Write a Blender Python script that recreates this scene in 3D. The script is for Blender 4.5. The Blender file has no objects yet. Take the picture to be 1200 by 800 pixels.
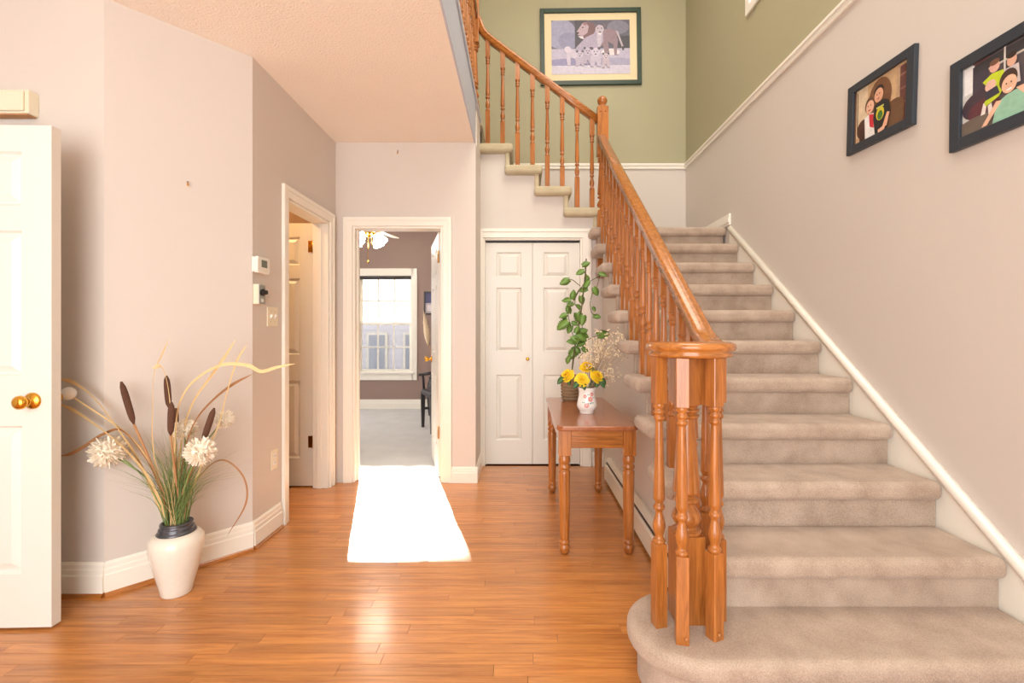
import bpy, bmesh, math, random
from mathutils import Vector, Matrix
R = math.radians
random.seed(7)
scene = bpy.context.scene
C = scene.collection

# ------------------------------------------------------------------ camera, sky, lights, exposure
cam_d = bpy.data.cameras.new('camera')
cam_d.sensor_width = 36.0
cam_d.lens = 16.5
cam_d.shift_x = -10 / 1200
cam_d.shift_y = -10 / 1200
cam_d.clip_start = 0.05
cam = bpy.data.objects.new('camera', cam_d)
cam.location = (0, 0, 1.188)
cam.rotation_euler = (R(90), 0, 0)
C.objects.link(cam)
scene.camera = cam

vs = scene.view_settings
vs.view_transform = 'Standard'
vs.look = 'None'
vs.gamma = 1
vs.use_curve_mapping = False
vs.exposure = 0.0

world = bpy.data.worlds.new('sky')
scene.world = world
world.use_nodes = True
bg = world.node_tree.nodes['Background']
bg.inputs[0].default_value = (1.0, 0.985, 0.965, 1)
bg.inputs[1].default_value = 3.2

SUN_DIR = Vector((0.30, -1.0, -0.4165)).normalized()
sd = bpy.data.lights.new('sun', 'SUN')
sd.energy = 45
sd.angle = R(0.9)
sd.color = (1.0, 0.93, 0.82)
sun = bpy.data.objects.new('sun', sd)
sun.rotation_euler = SUN_DIR.to_track_quat('-Z', 'Y').to_euler()
sun.location = (-4, 12, 8)
C.objects.link(sun)

def area(name, loc, rot, sx, sy, energy, color):
    l = bpy.data.lights.new(name, 'AREA')
    l.shape = 'RECTANGLE'; l.size = sx; l.size_y = sy
    l.energy = energy; l.color = color
    o = bpy.data.objects.new(name, l)
    o.location = loc; o.rotation_euler = [R(a) for a in rot]
    C.objects.link(o)
    return o
# lamp for daylight through the open entry behind the camera; added overhead stairwell fill
area('entry_daylight', (-0.6, -1.85, 1.35), (102, 0, 0), 2.4, 2.4, 82, (0.95, 0.975, 1.0))
area('stairwell_overhead_fill', (0.7, 2.0, 5.45), (0, 0, 0), 1.8, 3.0, 105, (1.0, 0.92, 0.80))
area('study_side_fill', (-4.12, 5.6, 1.5), (0, -90, 0), 1.5, 2.0, 50, (0.96, 0.98, 1.0))  # added fill that brightens the study; the wall has no window here

# ------------------------------------------------------------------ materials
def lin(c):
    c = c / 255
    return c / 12.92 if c <= 0.04045 else ((c + 0.055) / 1.055) ** 2.4
def L(rgb):
    return (lin(rgb[0]), lin(rgb[1]), lin(rgb[2]), 1)

def base_mat(name, rough=0.6, metal=0.0):
    m = bpy.data.materials.new(name); m.use_nodes = True
    nt = m.node_tree
    b = nt.nodes['Principled BSDF']
    b.inputs['Roughness'].default_value = rough
    b.inputs['Metallic'].default_value = metal
    return m, nt, b

def add_bump(nt, b, scale, strength, dist=0.002, detail=4, vec=None):
    n = nt.nodes.new('ShaderNodeTexNoise'); n.inputs['Scale'].default_value = scale
    n.inputs['Detail'].default_value = detail
    if vec is None:
        tc = nt.nodes.new('ShaderNodeTexCoord'); vec = tc.outputs['Object']
    nt.links.new(vec, n.inputs['Vector'])
    bp = nt.nodes.new('ShaderNodeBump'); bp.inputs['Strength'].default_value = strength
    bp.inputs['Distance'].default_value = dist
    nt.links.new(n.outputs['Fac'], bp.inputs['Height'])
    nt.links.new(bp.outputs['Normal'], b.inputs['Normal'])
    return n

def paint(name, rgb, rough=0.6, var=0.03, bscale=160, bstr=0.15, nscale=3.0, metal=0.0, emit=0):
    m, nt, b = base_mat(name, rough, metal)
    tc = nt.nodes.new('ShaderNodeTexCoord')
    n = nt.nodes.new('ShaderNodeTexNoise'); n.inputs['Scale'].default_value = nscale
    n.inputs['Detail'].default_value = 3
    nt.links.new(tc.outputs['Object'], n.inputs['Vector'])
    mx = nt.nodes.new('ShaderNodeMix'); mx.data_type = 'RGBA'
    a = L(rgb)
    mx.inputs[6].default_value = tuple(min(1, v * (1 - var)) for v in a[:3]) + (1,)
    mx.inputs[7].default_value = tuple(min(1, v * (1 + var)) for v in a[:3]) + (1,)
    nt.links.new(n.outputs['Fac'], mx.inputs[0])
    nt.links.new(mx.outputs[2], b.inputs['Base Color'])
    if bstr:
        add_bump(nt, b, bscale, bstr, 0.001, 3, tc.outputs['Object'])
    if emit:
        b.inputs['Emission Color'].default_value = a
        b.inputs['Emission Strength'].default_value = emit
    return m

def rough_plaster(m, scale, strength, dist):
    for n in m.node_tree.nodes:
        if n.type == 'BUMP': n.inputs['Strength'].default_value = strength; n.inputs['Distance'].default_value = dist
    return m

def wood(name, dark, light, rough=0.3, axis='Z', scale=1.0, rand=0.25, coat=0.0, stretch=14.0, bump=0.08, coat_rough=0.12):
    m, nt, b = base_mat(name, rough)
    tc = nt.nodes.new('ShaderNodeTexCoord')
    oi = nt.nodes.new('ShaderNodeObjectInfo')
    mul = nt.nodes.new('ShaderNodeMath'); mul.operation = 'MULTIPLY'; mul.inputs[1].default_value = 37.0
    nt.links.new(oi.outputs['Random'], mul.inputs[0])
    add = nt.nodes.new('ShaderNodeVectorMath'); add.operation = 'ADD'
    nt.links.new(tc.outputs['Object'], add.inputs[0]); nt.links.new(mul.outputs[0], add.inputs[1])
    mp = nt.nodes.new('ShaderNodeMapping')
    s = {'X': (1, stretch, stretch), 'Y': (stretch, 1, stretch), 'Z': (stretch, stretch, 1)}[axis]
    mp.inputs['Scale'].default_value = tuple(v * scale for v in s)
    nt.links.new(add.outputs[0], mp.inputs['Vector'])
    n = nt.nodes.new('ShaderNodeTexNoise'); n.inputs['Scale'].default_value = 3.0
    n.inputs['Detail'].default_value = 6; n.inputs['Roughness'].default_value = 0.65
    n.inputs['Distortion'].default_value = 0.6
    nt.links.new(mp.outputs['Vector'], n.inputs['Vector'])
    rp = nt.nodes.new('ShaderNodeValToRGB')
    rp.color_ramp.elements[0].position = 0.28; rp.color_ramp.elements[0].color = L(dark)
    rp.color_ramp.elements[1].position = 0.62; rp.color_ramp.elements[1].color = L(light)
    nt.links.new(n.outputs['Fac'], rp.inputs['Fac'])
    hsv = nt.nodes.new('ShaderNodeHueSaturation')
    mr = nt.nodes.new('ShaderNodeMapRange')
    mr.inputs['To Min'].default_value = 1 - rand; mr.inputs['To Max'].default_value = 1 + rand * 0.6
    nt.links.new(oi.outputs['Random'], mr.inputs['Value'])
    nt.links.new(mr.outputs['Result'], hsv.inputs['Value'])
    nt.links.new(rp.outputs['Color'], hsv.inputs['Color'])
    nt.links.new(hsv.outputs['Color'], b.inputs['Base Color'])
    if coat:
        b.inputs['Coat Weight'].default_value = coat; b.inputs['Coat Roughness'].default_value = coat_rough
    if bump:
        bp = nt.nodes.new('ShaderNodeBump'); bp.inputs['Strength'].default_value = bump
        bp.inputs['Distance'].default_value = 0.001
        nt.links.new(n.outputs['Fac'], bp.inputs['Height'])
        nt.links.new(bp.outputs['Normal'], b.inputs['Normal'])
    return m

def carpet(name, dark, light, nscale=9):
    m, nt, b = base_mat(name, 0.95)
    b.inputs['Specular IOR Level'].default_value = 0.1
    b.inputs['Sheen Weight'].default_value = 0.25
    tc = nt.nodes.new('ShaderNodeTexCoord')
    n = nt.nodes.new('ShaderNodeTexNoise'); n.inputs['Scale'].default_value = nscale; n.inputs['Detail'].default_value = 3
    n2 = nt.nodes.new('ShaderNodeTexNoise'); n2.inputs['Scale'].default_value = 260; n2.inputs['Detail'].default_value = 2
    nt.links.new(tc.outputs['Object'], n.inputs['Vector']); nt.links.new(tc.outputs['Object'], n2.inputs['Vector'])
    ad = nt.nodes.new('ShaderNodeMath'); ad.operation = 'MULTIPLY_ADD'; ad.inputs[1].default_value = 0.5
    sc = nt.nodes.new('ShaderNodeMath'); sc.operation = 'MULTIPLY'; sc.inputs[1].default_value = 0.5
    nt.links.new(n2.outputs['Fac'], sc.inputs[0])
    nt.links.new(n.outputs['Fac'], ad.inputs[0]); nt.links.new(sc.outputs[0], ad.inputs[2])
    rp = nt.nodes.new('ShaderNodeValToRGB')
    rp.color_ramp.elements[0].position = 0.33; rp.color_ramp.elements[0].color = L(dark)
    rp.color_ramp.elements[1].position = 0.66; rp.color_ramp.elements[1].color = L(light)
    nt.links.new(ad.outputs[0], rp.inputs['Fac']); nt.links.new(rp.outputs['Color'], b.inputs['Base Color'])
    bp = nt.nodes.new('ShaderNodeBump'); bp.inputs['Strength'].default_value = 0.7; bp.inputs['Distance'].default_value = 0.004
    nt.links.new(n2.outputs['Fac'], bp.inputs['Height']); nt.links.new(bp.outputs['Normal'], b.inputs['Normal'])
    return m

def flat(rgb, rough=0.5):
    key = 'print_%d_%d_%d' % tuple(rgb)
    if key in bpy.data.materials: return bpy.data.materials[key]
    return paint(key, rgb, rough, 0.22, bstr=0, nscale=45)

def pane_mat(name, tint, alpha):
    """thin sheet: mostly clear, with a weak reflection"""
    m = bpy.data.materials.new(name); m.use_nodes = True
    nt = m.node_tree; nt.nodes.clear()
    out = nt.nodes.new('ShaderNodeOutputMaterial')
    tr = nt.nodes.new('ShaderNodeBsdfTransparent'); tr.inputs[0].default_value = tint
    gl = nt.nodes.new('ShaderNodeBsdfGlossy'); gl.inputs['Roughness'].default_value = 0.03
    mx = nt.nodes.new('ShaderNodeMixShader'); mx.inputs[0].default_value = alpha
    nt.links.new(tr.outputs[0], mx.inputs[1]); nt.links.new(gl.outputs[0], mx.inputs[2])
    nt.links.new(mx.outputs[0], out.inputs['Surface'])
    return m

M = {}
M['wall'] = paint('beige_wall_paint', (216, 207, 198), 0.55, 0.015, 300, 0.08)
M['green'] = paint('sage_wall_paint', (174, 168, 137), 0.55, 0.02, 300, 0.08)
M['mauve'] = paint('mauve_wall_paint', (152, 128, 118), 0.6, 0.02, 300, 0.08)
M['brown_wall'] = paint('brown_wall_paint', (128, 98, 74), 0.6, 0.02, 300, 0.08)
M['ceil'] = paint('textured_ceiling_paint', (250, 241, 229), 0.8, 0.02, 90, 0.6)
rough_plaster(M['ceil'], 90, 0.8, 0.008)
M['white'] = paint('white_trim_paint', (247, 242, 230), 0.32, 0.01, 200, 0.03)
M['door_white'] = paint('white_door_paint', (232, 229, 220), 0.35, 0.012, 120, 0.06)
M['fascia'] = paint('daylight_blue_fascia_paint', (190, 196, 210), 0.5, 0.01, 200, 0.05)  # bluish cast of the daylight is put into this colour
M['floor'] = wood('oak_floor_varnish', (166, 98, 45), (212, 144, 78), 0.34, 'X', 1.0, 0.15, 0.5, 16, 0.05, 0.17)
M['subfloor'] = paint('dark_floor_joint', (110, 62, 30), 0.6)
M['oak'] = wood('honey_oak_varnish', (134, 76, 28), (190, 118, 54), 0.28, 'Z', 1.6, 0.10, 0.3)
M['oak_y'] = wood('honey_oak_varnish_rail', (136, 78, 28), (194, 122, 56), 0.22, 'Y', 1.6, 0.05, 0.4)
M['oak_x'] = wood('honey_oak_varnish_cross', (136, 78, 28), (194, 122, 56), 0.22, 'X', 1.6, 0.05, 0.4)
M['table_top'] = wood('table_top_veneer', (146, 84, 50), (172, 106, 66), 0.22, 'Y', 1.2, 0.03, 0.4)
M['carpet'] = carpet('taupe_stair_carpet', (162, 140, 122), (202, 182, 164))
M['carpet_edge'] = carpet('olive_stair_carpet_edge', (186, 172, 140), (210, 198, 168))
M['office_carpet'] = carpet('pale_grey_carpet', (206, 206, 206), (224, 224, 222), 4)
M['brass'] = paint('polished_brass', (226, 172, 70), 0.18, 0.03, bstr=0, metal=1.0)
M['black'] = paint('black_frame_paint', (50, 57, 66), 0.4, 0.05, 300, 0.05)
M['green_frame'] = paint('dark_green_frame_paint', (40, 62, 48), 0.4, 0.08, 100, 0.05)
M['mat_board'] = paint('cream_mat_board', (238, 220, 180), 0.7, 0.02)
M['ivory'] = paint('ivory_plastic', (236, 226, 200), 0.4, 0.01, bstr=0)
M['plastic'] = paint('white_plastic', (240, 238, 230), 0.4, 0.01, bstr=0)
M['screen'] = paint('grey_lcd', (110, 118, 104), 0.2, 0.02, bstr=0)
M['steel'] = paint('brushed_steel', (170, 168, 160), 0.35, 0.05, bstr=0, metal=1.0)
M['dark'] = paint('black_plastic', (26, 24, 24), 0.4, 0.05, bstr=0)
M['heater'] = paint('cream_enamel', (236, 226, 208), 0.35, 0.01, 200, 0.02)
M['ceramic'] = paint('crackled_cream_ceramic', (236, 228, 214), 0.18, 0.04, 70, 0.12, nscale=60)
M['pewter'] = paint('pewter_glaze', (92, 92, 98), 0.3, 0.1, 60, 0.1, metal=0.6)
M['cattail'] = paint('brown_cattail_felt', (96, 64, 48), 0.95, 0.2, 400, 0.8, nscale=80)
M['stalk'] = paint('tan_stalk', (186, 136, 92), 0.7, 0.15, 100, 0.2, nscale=20)
M['straw'] = paint('dried_straw_leaf', (232, 200, 144), 0.6, 0.12, 100, 0.1, nscale=12)
M['brown_blade'] = paint('dry_brown_blade', (160, 112, 70), 0.6, 0.15, 100, 0.1, nscale=12)
M['grass'] = paint('green_grass_blade', (128, 150, 86), 0.6, 0.35, 100, 0.1, nscale=9)
M['pompom'] = paint('cream_pompom_fibre', (250, 240, 222), 0.9, 0.05, 300, 0.3)
M['leaf'] = paint('glossy_vine_leaf', (112, 148, 66), 0.35, 0.35, 60, 0.15, nscale=14)
M['rose_leaf'] = paint('rose_leaf', (74, 112, 62), 0.5, 0.2, 60, 0.15, nscale=14)
M['rose'] = paint('yellow_rose_petal', (250, 212, 44), 0.6, 0.12, 80, 0.1, nscale=40)
M['rose_heart'] = paint('deep_yellow_rose_petal', (246, 200, 36), 0.6, 0.15, 80, 0.1, nscale=40)  # deeper heart tone; on outer petals it stands in for shading between them
M['stem'] = paint('vine_stem', (96, 92, 52), 0.7, 0.2, 80, 0.2, nscale=20)
M['wicker'] = paint('woven_wicker', (148, 122, 92), 0.8, 0.3, 120, 0.6, nscale=60)
M['porcelain'] = paint('white_porcelain', (246, 242, 236), 0.12, 0.01, bstr=0)
M['pink'] = paint('pink_flower_glaze', (226, 150, 140), 0.2, 0.2, bstr=0, nscale=60)
M['teal'] = paint('teal_leaf_glaze', (120, 160, 150), 0.2, 0.2, bstr=0, nscale=60)
M['breath'] = paint('dried_baby_breath', (238, 220, 188), 0.8, 0.1, bstr=0, nscale=60)
M['twig'] = paint('thin_twig', (176, 146, 106), 0.8, 0.1, bstr=0)
M['soil'] = paint('dark_soil', (60, 44, 32), 0.95, 0.3, 100, 0.8)
M['leather'] = paint('black_leather', (52, 50, 56), 0.35, 0.1, 160, 0.3)
M['chair_wood'] = paint('dark_stained_wood', (58, 52, 52), 0.35, 0.15, 60, 0.1)
M['glass'] = pane_mat('window_glass', (0.97, 0.98, 0.98, 1), 0.04)
M['screen_mesh'] = pane_mat('insect_screen', (0.62, 0.63, 0.65, 1), 0.0)
M['shade'] = paint('lit_frosted_glass', (255, 246, 232), 0.4, 0.01, bstr=0, emit=60.0)
M['warm_fill'] = paint('warm_fill_glass', (255, 206, 140), 0.4, 0.01, bstr=0, emit=130.0)
M['fan_white'] = paint('fan_white_enamel', (240, 234, 222), 0.35, 0.01, bstr=0)
M['siding'] = paint('lilac_white_siding', (226, 226, 236), 0.7, 0.03, 60, 0.1)
M['pale_pane'] = paint('pale_reflecting_pane', (176, 182, 194), 0.15, 0.05, bstr=0)
M['ground'] = paint('pale_gravel_ground', (170, 166, 158), 0.9, 0.15, 30, 0.4)
M['roof'] = paint('grey_shingle', (120, 118, 118), 0.9, 0.2, 30, 0.4)
M['pampas'] = paint('pampas_plume_fibre', (226, 204, 172), 0.95, 0.1, 300, 0.5)

# ------------------------------------------------------------------ mesh helpers
class MB:
    def __init__(s): s.v = []; s.f = []; s.mi = []; s.sm = []; s.mats = []
    def mid(s, m):
        if m is None: return 0
        if m not in s.mats: s.mats.append(m)
        return s.mats.index(m)
    def add(s, vs, fs, m=None, smooth=False):
        o = len(s.v); s.v += [tuple(v) for v in vs]
        k = s.mid(m)
        for f in fs:
            s.f.append([i + o for i in f]); s.mi.append(k); s.sm.append(smooth)
        return s
    def box(s, x0, x1, y0, y1, z0, z1, m=None):
        v = [(x0,y0,z0),(x1,y0,z0),(x1,y1,z0),(x0,y1,z0),(x0,y0,z1),(x1,y0,z1),(x1,y1,z1),(x0,y1,z1)]
        return s.add(v, [(0,3,2,1),(4,5,6,7),(0,1,5,4),(1,2,6,5),(2,3,7,6),(3,0,4,7)], m)
    def prism(s, poly, a, b, axis='Z', m=None, smooth=False):
        """poly: 2D points (counter-clockwise seen from +axis), extruded from a to b"""
        n = len(poly)
        def p(q, t):
            if axis == 'Z': return (q[0], q[1], t)
            if axis == 'Y': return (q[0], t, q[1])
            return (t, q[0], q[1])
        v = [p(q, a) for q in poly] + [p(q, b) for q in poly]
        f = [tuple(range(n - 1, -1, -1)), tuple(range(n, 2 * n))]
        f += [(i, (i + 1) % n, n + (i + 1) % n, n + i) for i in range(n)]
        return s.add(v, f, m, smooth)
    def lathe(s, prof, c=(0, 0, 0), seg=16, m=None, axis='Z', smooth=True):
        """prof: (radius, height) from bottom up"""
        v = []; f = []
        for r, h in prof:
            for k in range(seg):
                a = 2 * math.pi * k / seg
                x, y = r * math.cos(a), r * math.sin(a)
                if axis == 'Z': q = (c[0] + x, c[1] + y, c[2] + h)
                elif axis == 'Y': q = (c[0] + x, c[1] + h, c[2] - y)
                else: q = (c[0] + h, c[1] + x, c[2] + y)
                v.append(q)
        n = len(prof)
        for j in range(n - 1):
            for k in range(seg):
                a, b = j * seg + k, j * seg + (k + 1) % seg
                f.append((a, b, b + seg, a + seg))
        s.add(v, f, m, smooth)
        o = len(s.v) - len(v)
        k = s.mid(m)
        s.f.append([o + i for i in range(seg - 1, -1, -1)]); s.mi.append(k); s.sm.append(False)
        s.f.append([o + (n - 1) * seg + i for i in range(seg)]); s.mi.append(k); s.sm.append(False)
        return s
    def ball(s, c, r, m=None, seg=14, rings=8, sz=1.0):
        prof = []
        for j in range(rings + 1):
            a = -math.pi / 2 + math.pi * j / rings
            prof.append((max(1e-4, r * math.cos(a)), r * sz * math.sin(a)))
        return s.lathe(prof, c, seg, m)
    def tube(s, pts, rad, seg=8, m=None, flat=1.0):
        pts = [Vector(p) for p in pts]; n = len(pts)
        rads = rad if isinstance(rad, (list, tuple)) else [rad] * n
        v = []; f = []
        up = Vector((0, 0, 1))
        for i, p in enumerate(pts):
            t = (pts[min(i + 1, n - 1)] - pts[max(i - 1, 0)]).normalized()
            ref = up if abs(t.dot(up)) < 0.93 else Vector((0, 1, 0))
            a = t.cross(ref).normalized(); b = a.cross(t).normalized()
            for k in range(seg):
                w = 2 * math.pi * k / seg
                v.append(p + a * (math.cos(w) * rads[i]) + b * (math.sin(w) * rads[i] * flat))
        for i in range(n - 1):
            for k in range(seg):
                a, b = i * seg + k, i * seg + (k + 1) % seg
                f.append((a, b, b + seg, a + seg))
        f.append(tuple(range(seg - 1, -1, -1))); f.append(tuple((n - 1) * seg + k for k in range(seg)))
        return s.add(v, f, m, True)
    def sweep(s, pts, prof, side, m=None, smooth=True):
        """sweep closed 2D profile (a along side, b along up) along pts; side is the constant sideways vector"""
        pts = [Vector(p) for p in pts]; n = len(pts); k = len(prof); side = Vector(side)
        v = []; f = []
        for i, p in enumerate(pts):
            t = (pts[min(i + 1, n - 1)] - pts[max(i - 1, 0)]).normalized()
            u = side.cross(t).normalized()
            if u.z < 0 : u = -u
            for a, b in prof: v.append(p + side * a + u * b)
        for i in range(n - 1):
            for j in range(k):
                a, b = i * k + j, i * k + (j + 1) % k
                f.append((a, b, b + k, a + k))
        f.append(tuple(range(k - 1, -1, -1))); f.append(tuple((n - 1) * k + j for j in range(k)))
        return s.add(v, f, m, smooth)
    def mesh(s, name):
        me = bpy.data.meshes.new(name)
        me.from_pydata(s.v, [], s.f)
        for m in s.mats: me.materials.append(m)
        me.polygons.foreach_set('material_index', s.mi)
        me.polygons.foreach_set('use_smooth', s.sm)
        bm = bmesh.new(); bm.from_mesh(me)
        bmesh.ops.recalc_face_normals(bm, faces=bm.faces)
        bm.to_mesh(me); bm.free(); me.update()
        return me
    def build(s, name, m=None, parent=None, bevel=0, seg=2, loc=None, rot=None):
        if m is not None and not s.mats: s.mats.append(m)
        return inst(name, s.mesh(name), parent, bevel, seg, loc, rot)

def inst(name, me, parent=None, bevel=0, seg=2, loc=None, rot=None):
    o = bpy.data.objects.new(name, me)
    C.objects.link(o)
    if parent is not None: o.parent = parent
    if loc is not None: o.location = loc
    if rot is not None: o.rotation_euler = rot
    if bevel:
        b = o.modifiers.new('bevel', 'BEVEL'); b.width = bevel; b.segments = seg
        b.limit_method = 'ANGLE'; b.angle_limit = R(40); b.harden_normals = False
    return o

def tag(o, label=None, cat=None, group=None, kind=None):
    if label: o['label'] = label
    if cat: o['category'] = cat
    if group: o['group'] = group
    if kind: o['kind'] = kind
    return o
def thing(name, label, cat, loc=(0, 0, 0), rotz=0, group=None):
    o = bpy.data.objects.new(name, None)
    o.empty_display_size = 0.1
    C.objects.link(o); o.location = loc; o.rotation_euler = (0, 0, rotz)
    return tag(o, label, cat, group)
def struct(o): o['kind'] = 'structure'; return o
def curve(pts, n=6):
    """Catmull-Rom through pts"""
    pts = [Vector(p) for p in pts]
    q = [pts[0] * 2 - pts[1]] + pts + [pts[-1] * 2 - pts[-2]]
    out = []
    for i in range(1, len(q) - 2):
        for k in range(n):
            t = k / n
            a, b, c, d = q[i - 1], q[i], q[i + 1], q[i + 2]
            out.append(0.5 * ((2 * b) + (c - a) * t + (2 * a - 5 * b + 4 * c - d) * t * t + (3 * b - a - 3 * c + d) * t ** 3))
    out.append(pts[-1])
    return out

# ------------------------------------------------------------------ measures of the place (metres; x right, y depth, z up)
XC = -1.47            # left wall with the passage door
YO = 3.731            # wall with the study doorway
XF = -0.357           # edge of the upper floor / end of the study wall
YC = 4.189            # closet wall
XS = 0.735            # wall under the stair
XR = 1.765            # right wall
YB = 5.015            # back wall of the stairwell
ZC = 2.70             # hall ceiling
ZU = 3.05             # upper floor
ZT = 5.60             # stairwell ceiling
ZRAIL = 2.965         # dado rail, where beige meets green
YW = 7.34             # far wall of the study
RUN, RISE = 0.259, 0.1905
YR = lambda i: (i + 4.61) * RUN          # face of riser i
ZS = lambda i: RISE * i                  # top of tread i
UZ = {11: 2.0955, 12: 2.295, 13: 2.482, 14: 2.670, 15: 2.860, 16: ZU}
UX = lambda k: 0.685 - 0.2605 * (k - 12) # face of riser k of the upper flight
YCAM = -2.0

# ------------------------------------------------------------------ floor and planks
fl = MB()
fl.box(-3.4, 1.95, YCAM, YC + 0.2, -0.12, -0.006); fl.box(XF - 0.1, 1.95, YC + 0.2, YB + 0.14, -0.12, -0.006)
floor = struct(fl.build('floor', M['subfloor']))
nb = MB(); nb.box(-3.4, 1.95, YCAM, 1.22, -0.006, 0)
near_boards = nb.build('floor_run', M['floor'], floor)
PW = 0.0577
row = 0; y = 1.222
plank_cache = {}
while y < YC - 0.01:
    x = (-2.35 if y < 2.1 else (-2.0 if y < 2.45 else -1.75)) - random.uniform(0, 0.5)
    w = min(PW, YC + 0.005 - y)
    while x < 0.74:
        ln = random.choice((0.55, 0.7, 0.85, 1.0, 1.15, 1.3))
        e = x + ln
        if e > 0.60: e = 0.745
        key = (round(e - x, 3), round(w, 4))
        if key not in plank_cache:
            hl = (e - x) / 2 - 0.0006; hw = w / 2 - 0.0006; t = 0.006
            b = MB()
            c = 0.0006
            b.add([(-hl,-hw,-t),(hl,-hw,-t),(hl,hw,-t),(-hl,hw,-t),
                   (-hl,-hw,-c),(hl,-hw,-c),(hl,hw,-c),(-hl,hw,-c),
                   (-hl+c,-hw+c,0),(hl-c,-hw+c,0),(hl-c,hw-c,0),(-hl+c,hw-c,0)],
                  [(0,1,5,4),(1,2,6,5),(2,3,7,6),(3,0,4,7),(4,5,9,8),(5,6,10,9),(6,7,11,10),(7,4,8,11),(8,9,10,11)])
            b.mats = [M['floor']]
            plank_cache[key] = b.mesh('plank')
        inst('plank', plank_cache[key], floor, loc=((x + e) / 2, y + w / 2, 0))
        x = e
    y += PW; row += 1
of = MB(); of.box(-4.2, -0.46, YO + 0.06, YB + 0.16, -0.12, 0.004); of.box(-4.2, 0.0, YB + 0.16, YW + 0.1, -0.12, 0.004)
struct(of.build('floor_study', M['office_carpet']))
pf = MB(); pf.box(-3.4, -1.76, 2.52, YO + 0.06, -0.1, 0.0)
struct(pf.build('floor_passage', M['floor']))

# ------------------------------------------------------------------ walls
def wall(name, boxes, m):
    b = MB()
    for q in boxes: b.box(*q)
    return struct(b.build(name, m))
# foyer wall beside the entry door, the diagonal, the passage wall
XA, YA = -1.88, 2.119
wall('wall_entry', [(-3.4, XA, YA, YA + 0.12, 0, ZC)], M['wall'])
dg = MB()
YBC = 2.574
dg.prism([(XA, YA), (XC, YBC), (XC - 0.1, YBC + 0.1), (XA - 0.1, YA + 0.1)], 0, ZC, 'Z')
struct(dg.build('wall_diagonal', M['wall']))
PD0, PD1, PDH = 2.955, 3.605, 2.04     # passage door opening (y) and height
wall('wall_left', [(XC - 0.12, XC, YBC, PD0, 0, ZC), (XC - 0.12, XC, PD1, YO + 0.12, 0, ZC), (XC - 0.12, XC, PD0, PD1, PDH, ZC)], M['wall'])
# study wall with its doorway, end return, closet wall under the upper flight
OD0, OD1, ODH = -1.335, -0.617, 2.036
wall('wall_study', [(XC, OD0, YO, YO + 0.12, 0, ZC), (OD1, XF, YO, YO + 0.12, 0, ZC), (OD0, OD1, YO, YO + 0.12, ODH, ZC)], M['wall'])
wall('wall_return', [(XF - 0.10, XF, YO + 0.12, YC + 0.12, 0, ZU - 0.02)], M['wall'])
CD0, CD1, CDH = -0.335, 0.551, 2.035
cw = []
xs = [XF] + [UX(k) - 0.03 for k in (15, 14, 13, 12)]
zt = [UZ[15], UZ[14], UZ[13], UZ[12]]
segs = [(XF, UX(15) - 0.02, UZ[15] - 0.07), (UX(15) - 0.02, UX(14) - 0.02, UZ[14] - 0.07), (UX(14) - 0.02, UX(13) - 0.02, UZ[13] - 0.07), (UX(13) - 0.02, UX(12) - 0.02, UZ[12] - 0.07)]
for a, b_, z in segs: cw.append((a, b_, YC, YC + 0.1, CDH, z))
cw += [(XF, CD0, YC, YC + 0.1, 0, CDH), (CD1, XS + 0.1, YC, YC + 0.1, 0, CDH), (UX(12) - 0.02, XS + 0.1, YC, YC + 0.1, CDH, UZ[11] - 0.06)]
wall('wall_closet', cw, M['wall'])
ci = MB()   # closet interior
ci.box(XF, XS, YC + 0.6, YC + 0.65, 0, 2.0)
struct(ci.build('wall_closet_inside', M['wall']))
# wall under the lower flight
pts = [(YC, 0), (1.75, 0), (1.75, ZS(1) - 0.06)]
poly = [(1.72, 0.0), (YC + 0.1, 0.0), (YC + 0.1, UZ[11] - 0.05)]
st = []
for i in range(11, 1, -1):
    st += [(YR(i) + 0.02, ZS(i) - 0.05), (YR(i) + 0.02, ZS(i - 1) - 0.05)]
poly += st
poly[-1] = (YR(2) + 0.02, 0.0)
poly = [p for k, p in enumerate(poly) if not (k == 0)]
sw = MB(); sw.prism(poly, XS, XS + 0.1, 'X')
struct(sw.build('wall_stair_side', M['wall']))
# right wall (two-tone, window opening high up) and stairwell back wall
WR0, WR1, WRZ0, WRZ1 = 2.60, 3.60, 3.70, 4.95
b = MB()
b.box(XR, XR + 0.14, YCAM, YB + 0.14, -0.1, ZRAIL, M['wall'])
for q in ((YCAM, WR0, ZRAIL, ZT), (WR1, YB + 0.14, ZRAIL, ZT), (WR0, WR1, ZRAIL, WRZ0), (WR0, WR1, WRZ1, ZT)):
    b.box(XR, XR + 0.14, q[0], q[1], q[2], q[3], M['green'])
struct(b.build('wall_right'))
b = MB()
b.box(XF - 0.1, XR, YB, YB + 0.14, 0, ZRAIL, M['wall'])
b.box(-3.4, XR, YB, YB + 0.14, ZRAIL, ZT, M['green'])
struct(b.build('wall_back'))
wall('wall_entry_front', [(-3.4, -2.3, YCAM - 0.12, YCAM, 0, ZT), (0.9, XR, YCAM - 0.12, YCAM, 0, ZT), (-2.3, 0.9, YCAM - 0.12, YCAM, 4.4, ZT)], M['wall'])
wall('wall_upper_left', [(-3.5, -3.4, YCAM, YB + 0.14, 0, ZT)], M['wall'])
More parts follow.
